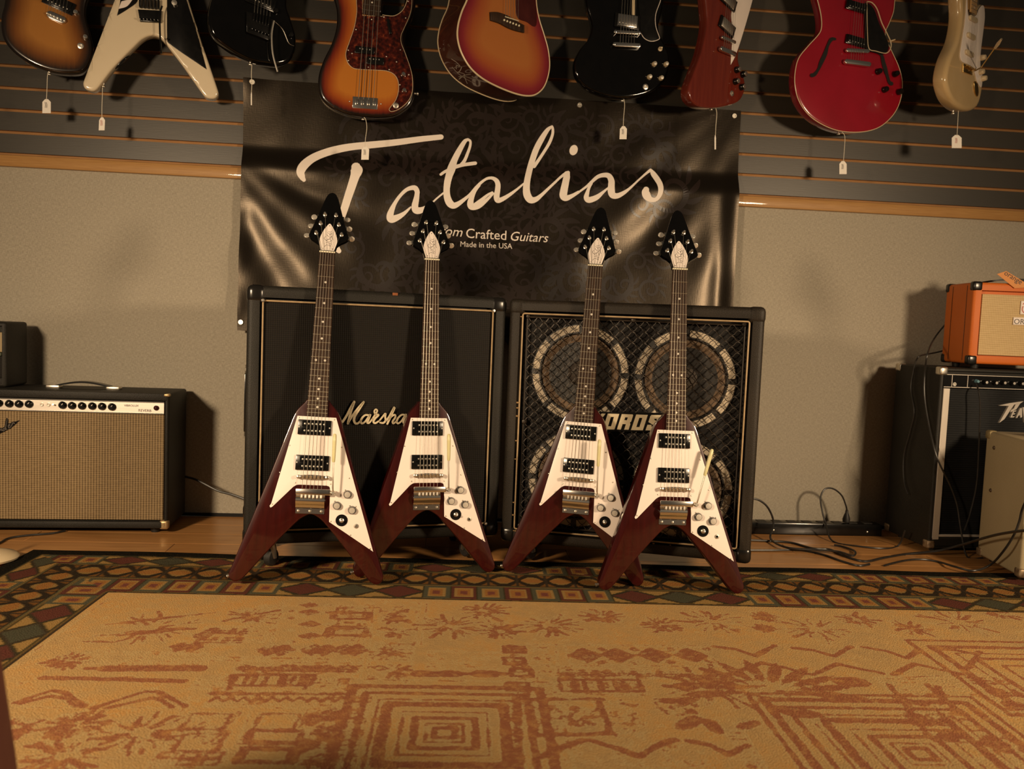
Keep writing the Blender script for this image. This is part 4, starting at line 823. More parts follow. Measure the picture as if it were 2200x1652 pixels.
LETT = [(T1, [(212, 752, 56), (190, 715, 84), (168, 640, 118), (215, 545, 132), (330, 442, 122), (500, 364, 112), (700, 307, 104), (900, 273, 98), (1150, 250, 96), (1500, 213, 88), (1850, 168, 80), (2120, 139, 72)]),
        (T1, [(935, 570, 130), (945, 610, 168), (940, 650, 158), (920, 715, 128), (872, 860, 118), (822, 1000, 112), (772, 1150, 106), (735, 1260, 102), (690, 1400, 98), (662, 1560, 92), (668, 1690, 86), (705, 1745, 64)]),
        (T2, [(490, 1300, 26), (385, 1400, 62), (270, 1470, 100), (165, 1500, 128), (142, 1440, 118), (172, 1340, 92), (225, 1230, 64), (305, 1115, 56), (400, 1020, 60), (480, 980, 70), (560, 975, 84), (598, 1030, 84), (596, 1100, 84), (580, 1190, 100), (562, 1280, 112), (575, 1345, 118), (630, 1358, 112), (700, 1335, 88), (770, 1285, 50), (850, 1228, 30), (940, 1145, 28), (1045, 1060, 30)]),
        (T2, [(1000, 745, 46), (1060, 700, 50), (1150, 655, 60), (1260, 605, 66), (1380, 572, 60), (1500, 552, 64), (1585, 540, 62)]),
        (T2, [(1460, 132, 44), (1400, 175, 70), (1300, 345, 96), (1225, 500, 110), (1180, 640, 140), (1142, 760, 122), (1112, 880, 115), (1098, 1010, 108), (1108, 1130, 116), (1150, 1230, 124), (1215, 1272, 108), (1300, 1240, 80), (1420, 1150, 54), (1500, 1080, 50), (1590, 975, 52), (1690, 875, 46), (1790, 812, 42), (1888, 806, 50)]),
        (T2, [(1460, 132, 44), (1502, 165, 40), (1496, 250, 44), (1455, 370, 50), (1405, 490, 56), (1350, 570, 66)]),
        (T2, [(1886, 1068, 34), (1750, 1200, 60), (1630, 1275, 104), (1520, 1290, 112), (1500, 1215, 104), (1535, 1110, 72), (1585, 1015, 50), (1650, 930, 44)]),
        (T3, [(140, 1070, 42), (220, 1020, 48), (310, 1012, 58), (380, 1055, 80), (410, 1130, 90), (402, 1240, 96), (386, 1340, 104), (405, 1410, 92), (480, 1392, 80), (600, 1322, 62), (740, 1220, 42), (870, 1110, 30)]),
        (T3, [(0, 1500, 82), (120, 1402, 62), (230, 1312, 44), (310, 1270, 40)]),
        (T3, [(1385, 72, 38), (1300, 140, 72), (1190, 310, 100), (1098, 490, 106), (1025, 700, 106), (972, 880, 106), (932, 1050, 110), (915, 1200, 122), (932, 1320, 134), (990, 1398, 126), (1080, 1392, 92), (1180, 1318, 62), (1300, 1205, 48), (1420, 1092, 42), (1530, 988, 44), (1640, 905, 60)]),
        (T3, [(1385, 72, 38), (1398, 120, 44), (1392, 220, 50), (1335, 370, 54), (1245, 520, 52), (1145, 672, 56), (1062, 790, 64)]),
        (T3, [(1668, 900, 62), (1640, 980, 112), (1608, 1110, 122), (1580, 1240, 132), (1572, 1330, 134), (1620, 1368, 106), (1720, 1332, 70), (1840, 1262, 50)]),
        (T4, [(210, 1155, 60), (320, 1085, 44), (440, 1005, 40), (560, 915, 46), (660, 825, 60), (780, 725, 74), (900, 688, 92), (1000, 705, 112), (1044, 800, 124), (1040, 900, 130), (1036, 1005, 142), (1062, 1090, 130), (1150, 1108, 106), (1270, 1055, 78), (1400, 960, 48), (1560, 812, 36), (1740, 655, 44), (1838, 580, 60)]),
        (T4, [(970, 955, 34), (865, 1045, 58), (745, 1140, 100), (600, 1190, 116), (545, 1145, 104), (562, 1055, 78), (595, 955, 56), (645, 858, 56)]),
        (T4, [(1850, 575, 40), (1885, 650, 104), (1950, 760, 118), (2000, 870, 112), (2014, 980, 104), (1988, 1090, 90), (1920, 1175, 76), (1820, 1180, 100), (1742, 1120, 156), (1712, 1040, 156), (1722, 985, 116)])]
lett = MB()
for C_, st in LETT: ribbon(lett, st, lambda x, y, C_=C_: bp(*C_(x, y), .0016), 8)
lett.add([bp(*T3(1770+math.cos(a)*74+math.sin(a)*12, 495-math.sin(a)*92), .0016) for a in np.linspace(0, 2*math.pi, 25)[:-1]], [tuple(range(24))])
lett.obj('script_lettering', M_WHITEINK, broot, 0)
def banner_text(txt, p0, p1, shear, name):
    a, b = PY(*p0, -.032), PY(*p1, -.032); w_ = b-a; L_ = math.hypot(w_[0], w_[2]); ux, uz = w_[0]/L_, w_[2]/L_
    text_mesh(txt, lambda u, v: bl(a[0]+(u*ux-v*uz)*L_, a[2]+(u*uz+v*ux)*L_, .0016), shear).obj(name, M_WHITEINK, broot, 0)
banner_text('Custom', (902, 501), (993, 509), .25, 'small_lettering'); banner_text('Crafted', (1001, 511), (1087, 516), 0, 'small_lettering'); banner_text('Guitars', (1097, 517), (1177, 521), .25, 'small_lettering')
banner_text('Made in the USA', (989, 530), (1100, 535), 0, 'small_lettering')
for px, py in ((541, 175), (1247, 223), (1582, 246), (520, 692)):
    p = bp(px, py, .0015); MB().lathe([(.0045, .001), (.0050, .003), (.0085, .003), (.0105, .0005)], p, 18, YX).obj('grommet', M_NICKEL, broot)

# ================================================================ amplifiers
def knob(parent, x, z, r_, m, y=-.001, tick=True, top=None):
    k = MB().lathe([(r_, 0), (r_*1.02, .003), (r_*.82, .007), (r_*.72, .013), (r_*.66, .014), (.0003, .014)], (x, y, z), 20, YX).obj('knob', m, parent)
    if top: MB().lathe([(r_*.6, .0138), (r_*.55, .0148), (.0003, .015)], (x, y, z), 16, YX).obj('knob_cap', top, k)
    if tick: MB().box((x+r_*.25, y-.0142, z+r_*.3), (r_*.12, .001, r_*.5), Matrix.Rotation(.7, 3, 'Y')).obj('knob_mark', M_WHITEP, k)
    return k
FW, FH, FD, FZ = .648, .457, .237, .018
fyaw = .05; FRp = np.array([-.889, -.276])
froot = thing('combo_amplifier', 'black combo amplifier with silver control panel and sparkle cloth, near the left edge', 'amplifier', cab_frame(FRp[0]-FW/2*math.cos(fyaw), FRp[1]-FW/2*math.sin(fyaw), fyaw, 0))
obj('cabinet', shell(FW, FH, FD, .013, .016, .008), M_TOLEX, froot, TR(z=FZ)); fF = on_cab(froot)
for x in (-FW/2+.05, FW/2-.05):
    for y in (.04, FD-.04): MB().lathe([(.014, 0), (.017, .018), (.0003, .018)], (x, y, 0), 14).obj('foot', M_BLACKR, froot)
zp0, zp1 = fF(300, 889, 0)[2], fF(300, 862.5, 0)[2]
rb('grille_cloth', (0, .010, (FZ+.028+zp0)/2), (FW-.032, .010, zp0-FZ-.030), M_GRILLE_SILVER, froot, .002, 1)
rb('top_board', (0, .005, (zp1+FZ+FH)/2+.002), (FW-.012, .012, FZ+FH-zp1-.002), M_TOLEX, froot, .003)
rb('bottom_rail', (0, .004, FZ+.014), (FW-.012, .014, .022), M_TOLEX, froot, .003)
pan = rb('control_panel', (0, .006, (zp0+zp1)/2), (FW-.030, .012, zp1-zp0), M_ALU, froot, .0015, 1)
for z in (zp0+.002, zp1-.002): MB().box((0, -.0004, z), (FW-.032, .002, .003)).obj('panel_trim', M_CHROME, pan)
CF = Crop(0, 820, 5.238)
for x, y in ((-10, 238), (108, 245), (217, 248), (330, 250), (707, 262), (813, 267), (925, 270), (1040, 272), (1150, 276), (1262, 282)): q = fF(*CF(x, y), 0); knob(pan, q[0], q[2], .0125, M_BLACKP)
for x, y in ((470, 256), (545, 258)): q = fF(*CF(x, y), 0); MB().lathe([(.006, 0), (.006, .003), (.003, .003), (.003, .0005), (.0003, .0004)], (q[0], 0, q[2]), 14, YX).obj('input_jack', M_NICKEL, pan)
q = fF(*CF(612, 262), 0); MB().tube([(q[0], 0, q[2]), (q[0], -.012, q[2]+.003)], .0028, 8).obj('toggle', M_NICKEL, pan)
q = fF(*CF(1760, 295), 0); MB().lathe([(.0085, 0), (.0085, .003), (.006, .004), (.005, .008), (.0003, .010)], (q[0], 0, q[2]), 16, YX).obj('pilot_lamp', noisy('dark_red_jewel', (.03, .006, .006), (.05, .01, .01), 40, .15), pan)
def panel_text(txt, f, p0, p1, y, m, parent, name, shear=0):
    a, b = Vector(f(*p0, y)), Vector(f(*p1, y)); d = b-a; L_ = d.length; u = d/L_; v = Vector((0, 0, 1))
    text_mesh(txt, lambda s, t_: tuple(a+u*(s*L_)+v*(t_*L_)), shear).obj(name, m, parent, 0)
panel_text('VIBROLUX', fF, CF(1395, 278), CF(1560, 282), -.0008, M_INK, pan, 'panel_lettering'); panel_text('REVERB', fF, CF(1560, 336), CF(1702, 340), -.0008, M_INK, pan, 'panel_lettering')
lg = MB(); bk = MB()
FEN = [[(-185, 640), (-150, 560), (-125, 500)], [(-170, 520), (-120, 495), (-60, 500)], [(-165, 575), (-130, 565)], [(-110, 590), (-90, 560), (-105, 555), (-110, 590), (-85, 595), (-70, 570)], [(-60, 600), (-52, 565), (-55, 590), (-35, 560), (-30, 585), (-22, 580)], [(-12, 575), (-4, 530), (-8, 560), (14, 528), (18, 552), (28, 545)], [(58, 520), (38, 530), (36, 552), (56, 535), (82, 415), (64, 530), (76, 532)], [(90, 510), (112, 490), (104, 478), (92, 500), (100, 522), (122, 505)], [(128, 500), (138, 460), (134, 490), (152, 460), (162, 470)]]
for st in FEN:
    ribbon(bk, [(x, y, 26) for x, y in st], lambda x, y: fF(*CF(x, y), .0025), 4); ribbon(lg, [(x, y, 9) for x, y in st], lambda x, y: fF(*CF(x, y), .0012), 4)
bk.add([fF(*CF(x, y), .0025) for x, y in ((-180, 665), (0, 585), (150, 500), (222, 432), (150, 455), (-20, 560))], [(0, 1, 2, 3, 4, 5)])
b_ = bk.obj('logo_backing', M_BLACKP, froot, 0); lg.obj('script_logo', M_CHROME, b_, 0)
hx0, hx1 = fF(102, 836, .11)[0], fF(255, 841, .11)[0]; ht = FZ+FH; hd = MB(); n = 14; V = []
for i in range(n):
    t_ = i/(n-1); x = hx0+(hx1-hx0)*(.12+.76*t_); z = ht+.006+.014*math.sin(math.pi*t_); V += [(x, .105, z), (x, .135, z), (x, .135, z+.006), (x, .105, z+.006)]
hd.add(V, [(4*i+k, 4*i+4+k, 4*i+4+(k+1) % 4, 4*i+(k+1) % 4) for i in range(n-1) for k in range(4)]+[(0, 1, 2, 3), (4*n-1, 4*n-2, 4*n-3, 4*n-4)]); h_ = hd.obj('strap_handle', M_BLACKP, froot, 60)
for x in (hx0+.018, hx1-.018): MB().add(*rbox((x, .12, ht+.005), (.045, .034, .012), .004, 2)).obj('handle_end', M_NICKEL, h_)
for sx in (-1, 1):
    for zz in (0, 1):
        if zz: k = MB().add(*rbox((sx*(FW/2-.008), .008, FZ+FH-.004), (.020, .02, .010), .004, 2))
        else: k = MB().add(*rbox((sx*(FW/2-.013), .010, FZ+.014), (.030, .026, .032), .008, 3))
        k.obj('metal_corner', noisy('tarnished_corner', (.40, .27, .13), (.52, .38, .20), 40, .4, metal=.6), froot)
# small head standing on it at the very edge of the picture
hroot = thing('amplifier_head', 'small black amplifier head at the left picture edge standing on the silver-panel combo', 'amplifier', cab_frame(-1.432-.26, -.235, .04, FZ+FH+.0005))
obj('cabinet', shell(.52, .218, .16, .015, .016, .009), M_TOLEX, hroot)
rb('front_panel', (0, .013, .150), (.488, .010, .066), noisy('cream_panel', (.30, .22, .10), (.36, .27, .13), 8, .5), hroot, .001, 1); rb('lower_grille', (0, .013, .070), (.488, .008, .078), M_GRILLE_BLACK, hroot, .001, 1); rb('green_strip', (0, .010, .110), (.488, .014, .012), noisy('green_strip', (.03, .04, .02), (.045, .055, .03), 8, .5), hroot, .002, 1)
for i in range(6): knob(hroot, .20-.075*i, .152, .012, M_BLACKP, .006)
# tall combo with the silver stripe
pyaw = .045; PWd, PH_, PD_, PZ_ = .62, .645, .27, .018
pxl = np.array([1.758, -.355]); proot = thing('combo_amplifier', 'tall black combo amplifier with a silver stripe and jagged silver logo, at the right', 'amplifier', cab_frame(pxl[0]+PWd/2*math.cos(pyaw), pxl[1]+PWd/2*math.sin(pyaw), pyaw, 0))
obj('cabinet', shell(PWd, PH_, PD_, .012, .014, .006), M_TOLEX, proot, TR(z=PZ_)); fP = on_cab(proot); CP = Crop(2000, 570, 4.72)
for x in (-PWd/2+.05, PWd/2-.05):
    for y in (.04, PD_-.04): MB().lathe([(.014, 0), (.017, .018), (.0003, .018)], (x, y, 0), 14).obj('foot', M_BLACKR, proot)
zq0, zq1 = fP(*CP(330, 1247), 0)[2], fP(*CP(330, 1103), 0)[2]
pp = rb('control_panel', (0, .007, (zq0+zq1)/2), (PWd-.026, .010, zq1-zq0), M_BLACKP, proot, .001, 1)
rb('grille_cloth', (.012, .010, (zq0+PZ_+.05)/2), (PWd-.050, .008, zq0-PZ_-.054), M_GRILLE_RIB, proot, .001, 1)
M_SILV = noisy('satin_silver_strip', (.66, .60, .53), (.74, .68, .60), 12, .4, metal=.5)
for s in (-1, 1): rb('silver_stripe', (s*(PWd/2-.027), .004, (zq0+PZ_+.03)/2), (.024, .010, zq0-PZ_-.034), M_SILV, proot, .001, 1)
rb('silver_rail', (0, .005, PZ_+.046), (PWd-.03, .010, .008), M_SILV, proot, .001, 1); rb('kick_rail', (0, .006, PZ_+.020), (PWd-.012, .012, .038), M_TOLEX, proot, .002, 1)
for z in (zq0+.003, zq1-.003): MB().box((0, .0012, z), (PWd-.030, .002, .0022)).obj('panel_line', M_SILV, pp)
for x in (-.265, -.205): MB().box((x, .0012, (zq0+zq1)/2), (.0018, .002, zq1-zq0-.006)).obj('panel_line', M_SILV, pp)
for x, y in ((540, 1185), (640, 1190), (725, 1190), (818, 1195), (905, 1198), (995, 1200), (1085, 1204)): q = fP(*CP(x, y), .002); knob(pp, q[0], q[2], .0085, M_BLACKP, .0015, False, M_ALU)
q = fP(*CP(455, 1175), .002); knob(pp, q[0], q[2], .007, noisy('blue_knob', (.10, .22, .28), (.14, .28, .34), 20, .4), .0015, False)
q = fP(*CP(235, 1205), .002); MB().lathe([(.007, 0), (.007, .003), (.003, .003), (.003, .0005), (.0003, .0004)], (q[0], .0015, q[2]), 14, YX).obj('input_jack', M_NICKEL, pp)
pv = MB()
for poly in ([(690, 1422), (800, 1398), (940, 1378), (905, 1402), (845, 1412), (745, 1560), (692, 1598), (790, 1425)], [(862, 1405), (905, 1402), (868, 1458), (805, 1492), (812, 1470), (842, 1450)], [(832, 1478), (870, 1470), (862, 1482), (846, 1485), (838, 1502), (858, 1500), (850, 1512), (832, 1514), (824, 1532), (850, 1530), (842, 1542), (806, 1544)], [(862, 1548), (905, 1448), (925, 1448), (925, 1540), (908, 1545), (906, 1520), (890, 1522), (878, 1545)], [(930, 1440), (948, 1438), (950, 1530), (1000, 1425), (1022, 1422), (950, 1595)], [(1012, 1470), (1060, 1462), (1050, 1478), (1024, 1480), (1020, 1500), (1046, 1498), (1036, 1512), (1014, 1514), (1006, 1534), (1034, 1532), (1024, 1546), (986, 1548)], [(1058, 1460), (1080, 1458), (1082, 1490), (1120, 1400), (1150, 1390), (1090, 1560), (1066, 1580), (1078, 1530)]):
    V = [fP(*CP(*p), -.002) for p in poly]; n = len(V); V += [(a, .006, c) for a, b, c in V]; pv.add(V, [tuple(range(n)), tuple(range(n, 2*n))[::-1]]+[(n+k, n+(k+1) % n, (k+1) % n, k) for k in range(n)])
pv.obj('logo', M_SILV, proot, 0)
M_RUST = noisy('rusty_corner', (.10, .05, .025), (.42, .32, .20), 60, .45, metal=.5)
for sx in (-1, 1):
    for zz in (0, 1):
        for yy in (0, 1): MB().add(*rbox((sx*(PWd/2-.012), .014 if not yy else PD_-.014, PZ_+(PH_-.012 if zz else .014)), (.030, .034, .030), .007, 3)).obj('metal_corner', M_NICKEL if zz else M_RUST, proot)
# orange combo on top
OW, OH, OD = .40, .29, .205; oyaw = -.125; oz = PZ_+PH_+.0005; ofl = PY(2086, 700, -.315)
oroot = thing('combo_amplifier', 'small orange combo amplifier with cream cloth on top of the tall black combo', 'amplifier', cab_frame(ofl[0]+OW/2*math.cos(oyaw), -.315+OW/2*math.sin(oyaw), oyaw, oz))
obj('cabinet', shell(OW, OH, OD, .036, .020, .010), M_TOLEX_ORANGE, oroot, TR(z=.016)); fO = on_cab(oroot)
rb('grille_cloth', (0, .012, .016+OH/2-.004), (OW-.070, .010, OH-.074), M_GRILLE_CREAM, oroot, .001, 1)
for x in (-OW/2+.04, OW/2-.04):
    for y in (.035, OD-.035): MB().lathe([(.012, 0), (.014, .016), (.0003, .016)], (x, y, 0), 14).obj('foot', M_BLACKR, oroot)
for sx in (-1, 1):
    for zz in (0, 1):
        for yy in (0, 1): MB().add(*rbox((sx*(OW/2-.014), .012 if not yy else OD-.012, .016+(OH-.014 if zz else .014)), (.034, .030, .034), .008, 3)).obj('corner_cap', capM, oroot)
for sx in (-1, 1):
    for y in (.045, .150): MB().box((sx*(OW/2+.0002), y, .016+OH/2), (.0016, .0022, OH-.02)).obj('side_seam', M_BLACKP, oroot)
oh = MB(); V = []
for i in range(12):
    t_ = i/11; x = -.13+.26*t_; z = .016+OH+.002+.016*math.sin(math.pi*t_); V += [(x, .085, z), (x, .112, z), (x, .112, z+.006), (x, .085, z+.006)]
oh.add(V, [(4*i+k, 4*i+4+k, 4*i+4+(k+1) % 4, 4*i+(k+1) % 4) for i in range(11) for k in range(4)]+[(0, 1, 2, 3), (47, 46, 45, 44)]); oh.obj('strap_handle', M_BLACKP, oroot, 60)
a, b = fO(*CP(832, 602), .005), fO(*CP(944, 530), .005); bdg = rb('name_badge', (a[0]+.045, .004, (a[2]+b[2])/2), (.092, .004, b[2]-a[2]), M_WHITEP, oroot, .001, 1)
panel_text('ORANGE', fO, CP(842, 594), CP(1150, 602), .0016, M_INK, bdg, 'badge_lettering')
c_ = fO(*CP(958, 430), .004); cs = MB().add(*rbox((c_[0], .004, c_[2]), (.034, .004, .048), .0015, 1)).obj('crest_badge', M_WHITEP, oroot); cm_ = MB()
for st in ([(-.010, .012), (-.004, .018), (.004, .018), (.010, .012)], [(-.011, .004), (-.011, -.010), (0, -.020), (.011, -.010), (.011, .004)], [(-.006, .004), (0, -.008), (.006, .004)], [(-.004, -.002), (.004, .010)]): ribbon(cm_, [(x, z, .003) for x, z in st], lambda x, z: (c_[0]+x, .0017, c_[2]+z), 4)
cm_.obj('crest_print', M_REDINK, cs, 0)
# orange card tag lying over the top edge
tq = [fO(*CP(x, y), -.006) for x, y in ((670, 88), (765, 58), (960, 178), (1000, 225), (850, 232))]; tm = MB(); n = 5; V = list(tq)+[(a, b+.0012, c) for a, b, c in tq]; tm.add(V, [tuple(range(n)), tuple(range(n, 2*n))[::-1]]+[(n+k, n+(k+1) % n, (k+1) % n, k) for k in range(n)])
troot = thing('swing_tag', 'orange card tag hanging over the top edge of the orange combo', 'tag', oroot.matrix_world.copy()); tm.obj('card', noisy('orange_card', (.62, .24, .05), (.68, .28, .07), 20, .6), troot, 0)
o0, o1 = np.array(fO(*CP(740, 92), -.0068)), np.array(fO(*CP(908, 196), -.0068)); d = o1-o0; L_ = np.linalg.norm(d); ux = d/L_; uz = np.array([-ux[2], 0, ux[0]])
text_mesh('orange', lambda u, v: tuple(o0+ux*(u*L_)+uz*(v*L_*1.0))).obj('printed_word', M_INK, troot, 0)
MB().tube([fO(*CP(700, 80), -.005), fO(*CP(690, 62), .03), (fO(*CP(690, 50), .09)[0], .075, .016+OH+.034)], .0008, 5).obj('loop', M_THREAD, troot)
# cream combo in front at the right edge
cyaw = -.155; CWd, CH_, CDp = .52, .43, .275; cfl = PZ(2188, 1257)
croot = thing('combo_amplifier', 'cream tolex combo amplifier in front of the tall black combo, cut by the right edge', 'amplifier', cab_frame(cfl[0]+CWd/2*math.cos(cyaw), cfl[1]+CWd/2*math.sin(cyaw), cyaw, RZ+.0016))
obj('cabinet', shell(CWd, CH_, CDp, .020, .018, .010), M_TOLEX_CREAM, croot, TR(z=.016)); rb('grille_cloth', (0, .012, .016+CH_*.46), (CWd-.05, .010, CH_*.80), M_GRILLE_SILVER, croot, .001, 1)
for x in (-CWd/2+.04, CWd/2-.04):
    for y in (.035, CDp-.035): MB().lathe([(.012, 0), (.014, .016), (.0003, .016)], (x, y, 0), 14).obj('foot', M_BLACKR, croot)
for sx in (-1, 1):
    for zz in (0, 1):
        for yy in (0, 1): MB().add(*rbox((sx*(CWd/2-.011), .013 if not yy else CDp-.013, .016+(CH_-.012 if zz else .012)), (.028, .034, .030), .007, 3)).obj('metal_corner', M_RUST if not zz else noisy('aged_brass_corner', (.32, .25, .12), (.42, .34, .18), 50, .4, metal=.4), croot)
for z in (.25, .395): MB().lathe([(.0005, .004), (.005, .003), (.007, 0)], (-CWd/2-.0005, .175+.04, z), 12, Matrix.Rotation(-math.pi/2, 3, 'Y')).obj('side_bolt', noisy('brown_bolt', (.06, .035, .02), (.10, .06, .03), 60, .5), croot)
rb('leather_handle', (-.04, .12, .016+CH_+.017), (.30, .034, .030), M_BLACKP, croot, .008, 3)
# ================================================================ guitars hanging on the slat wall
class Hang:
    def __init__(s, name, label, px, py, yc, yaw, lean=0., cat='guitar'):
        s.o = Vector(PY(px, py, yc)); s.x = Vector((math.cos(yaw), math.sin(yaw), 0)); s.u = Vector((0, 0, 1)); s.n = s.x.cross(s.u)
        s.r = thing(name, label, cat, frame(s.o, s.x, s.u, s.n), 'guitars hanging on the slat wall')
    def p(s, C, x, y, h=0.):
        w_ = Vector(onplane(*C(x, y), s.o+s.n*h, s.n))-s.o; return (w_.dot(s.x), w_.dot(s.u))
    def P(s, C, pts, h=0.): return [s.p(C, q[0], q[1], h)+tuple(q[2:]) for q in pts]
    def prism(s, name, C, pts, z0, z1, m, parent=None, bev=.0006, sub=5, smooth=True):
        q = s.P(C, pts, z1); return MB().prism(cr(q, True, sub) if smooth else [a[:2] for a in q], z0, z1, bev=bev).obj(name, m, parent or s.r, 35)
    def lathe(s, name, C, x, y, prof, m, parent=None, n=18, z=0.): return MB().lathe(prof, (*s.p(C, x, y, z), z), n).obj(name, m, parent or s.r)
    def line(s, name, C, pts, z, r, m, parent=None, closed=False, sub=5):
        q = s.P(C, pts, z); c = cr(q, closed, sub); return MB().tube([(a, b, z) for a, b in c], r, 6, closed=closed).obj(name, m, parent or s.r)
    def body(s, C, pts, t, m, r=.008, g=.012, sub=6, dome=0, side=None):
        P_ = cr(s.P(C, pts), True, sub); me = body_mesh('body', P_, t, r, g, dome); s.out = P_; return obj('body', me, m, s.r)
    def strings(s, a, b, n, wa, wb, za=.012, zb=.012, r=.0005):
        """strings between local points a (bridge) and b (top)"""
        a, b = Vector(a), Vector(b); d = (b-a).normalized(); p = Vector((d.y, -d.x))
        for k in range(n):
            t_ = (k/(n-1)-.5); qa = a+p*t_*wa; qb = b+p*t_*wb; MB().tube([(qa.x, qa.y, za), (qb.x, qb.y, zb)], r*(1.25-.08*k), 5).obj('string', M_STEEL, s.r)
    def neck(s, a, b, end, w0, w1, m_fb, m_neck, m_head, dots=True, frets=20, headlen=.17, headw=.075, scale=.63):
        """a, b: two points up the string line; end: local point where the fingerboard stops; runs up to the nut"""
        a, b, e = Vector(a), Vector(b), Vector(end); d = (b-a).normalized(); p = Vector((d.y, -d.x)); nut = a+d*scale; Lf = (nut-e).dot(d); e = nut-d*Lf
        def Q(u, v): q = e+d*v+p*u; return q.x, q.y
        fb = MB().prism([Q(-w0/2, 0), Q(w0/2, 0), Q(w1/2, Lf), Q(-w1/2, Lf)], .002, .0075, bev=.0008).obj('fretboard', m_fb, s.r)
        MB().prism([Q(-w0/2+.001, .01), Q(w0/2-.001, .01), Q(w1/2-.0005, Lf), Q(-w1/2+.0005, Lf)], -.018, .003, bev=.006).obj('neck', m_neck, s.r)
        for k in range(1, frets+1):
            v = scale*2**(-k/12)-(scale-Lf)
            if v < .004: continue
            h = w1/2+(w0-w1)/2*(1-v/Lf); A, B = Q(-h, v), Q(h, v); MB().tube([(*A, .0076), (*B, .0076)], .0009, 5).obj('fret', M_NICKEL, fb)
        dm = MB()
        if dots:
            for k in (3, 5, 7, 9, 12, 15, 17, 19):
                v = scale*(2**(-k/12)+2**(-(k-1)/12))/2-(scale-Lf)
                if v > .01: dm.lathe([(.003, .0074), (.003, .0078), (.0001, .0078)], (*Q(0, v), 0), 8)
            dm.obj('inlay_dots', M_PEARL, fb)
        MB().prism([Q(-w1/2, Lf+.002), Q(w1/2, Lf+.002), Q(headw/2, Lf+.05), Q(headw*.42, Lf+headlen), Q(-headw*.42, Lf+headlen), Q(-headw/2, Lf+.05)], -.014, .001, bev=.001).obj('headstock', m_head, s.r)
        return Q, Lf
    def humbucker(s, C, c, w_, h, ang, ring, cover, poles=6, ringp=.010, z=0.):
        x, y = s.p(C, *c); R = Matrix.Rotation(ang, 3, 'Z')
        def B(dx, dy, zc, d, bev): V, F_ = rbox((0, 0, 0), d, bev, 2); return [tuple(R @ Vector(v)+Vector((x, y, z+zc))+R @ Vector((dx, dy, 0))) for v in V], F_
        k = MB().add(*B(0, 0, .0035, (w_+2*ringp, h+ringp*.7, .007), .002)).obj('pickup', ring, s.r)
        MB().add(*B(0, 0, .0075, (w_, h, .008), .0025)).obj('pickup_cover', cover, k); pm_ = MB()
        for i in range(poles):
            q = R @ Vector(((i-(poles-1)/2)*w_*.78/(poles-1), -h*.22, 0)); pm_.lathe([(.0021, .0112), (.0021, .0124), (.0001, .0127)], (x+q.x, y+q.y, z), 8)
        pm_.obj('pole_pieces', M_NICKEL, k); return k
    def bar(s, name, C, a, b, wd, z0, z1, m, parent=None, bev=.002):
        A, B = Vector(s.p(C, *a)), Vector(s.p(C, *b)); d = (B-A).normalized(); p = Vector((-d.y, d.x))*wd/2; q = []
        for i in range(7): t_ = math.pi/2-math.pi*i/6; q.append(B+d*wd/2*math.cos(t_)+p*math.sin(t_)-d*wd/2)
        for i in range(7): t_ = -math.pi/2-math.pi*i/6; q.append(A+d*wd/2*math.cos(t_)+p*math.sin(t_)+d*wd/2)
        return MB().prism([tuple(v) for v in q], z0, z1, bev=bev).obj(name, m, parent or s.r)
    def knob(s, C, x, y, r_, m, top=None, z=0., h=.014):
        k = s.lathe('knob', C, x, y, [(r_, z), (r_*1.02, z+.003), (r_*.82, z+h*.9), (r_*.75, z+h), (.0003, z+h)], m)
        if top: s.lathe('knob_cap', C, x, y, [(r_*.72, z+h-.0002), (r_*.66, z+h+.001), (.0003, z+h+.0014)], top, k)
        return k
    def pin(s, C, x, y):
        q = s.p(C, x, y); return MB().lathe([(.004, 0), (.0035, .006), (.007, .011), (.0065, .013), (.0003, .014)], (q[0], q[1]+.004, -.020), 12, Matrix.Rotation(math.pi/2, 3, 'X')).obj('strap_button', M_NICKEL, s.r)
JACK = [(.010, 0), (.010, .002), (.0055, .003), (.0055, .0006), (.0003, .0004)]
# --- 1: amber sunburst, far left
h = Hang('electric_guitar', 'amber sunburst electric guitar hanging at the far left of the wall', 100, 60, -.125, .22)
h.body(CA, [(-30, -260), (-20, -170), (30, -60), (25, 30), (8, 100), (4, 180), (24, 265), (85, 345), (180, 415), (280, 462), (370, 487), (460, 496), (540, 490), (590, 455), (622, 390), (628, 320), (612, 240), (588, 160), (575, 90), (585, 10), (620, -80), (640, -170), (610, -210), (560, -180), (500, -130), (440, -130), (300, -150), (220, -170), (150, -260), (80, -330), (10, -320)], .042, M_BURST_A, .010)
h.bar('bridge_plate', CA, (318, 92), (448, 150), .024, .0003, .010, M_CHROME); h.humbucker(CA, (400, 25), .078, .034, -.33, M_BLACKP, M_BLACKP)
for k in range(6): h.lathe('saddle', CA, 325+k*23, 97+k*10, [(.0032, .010), (.003, .0145), (.0003, .015)], M_NICKEL, n=8)
for x, y in ((515, 88), (580, 255)): h.knob(CA, x, y, .0085, M_NICKEL, M_CHROME)
h.lathe('jack_socket', CA, 545, 310, JACK, M_NICKEL); h.pin(CA, 325, 478)
a, b = h.p(CA, 383, 122), h.p(CA, 415, -60); h.strings(a, (a[0]+(b[0]-a[0])*3, a[1]+(b[1]-a[1])*3), 6, .052, .046); h.neck(a, b, h.p(CA, 405, -110), .055, .043, M_ROSE, M_MAPLE, M_BLACKG)
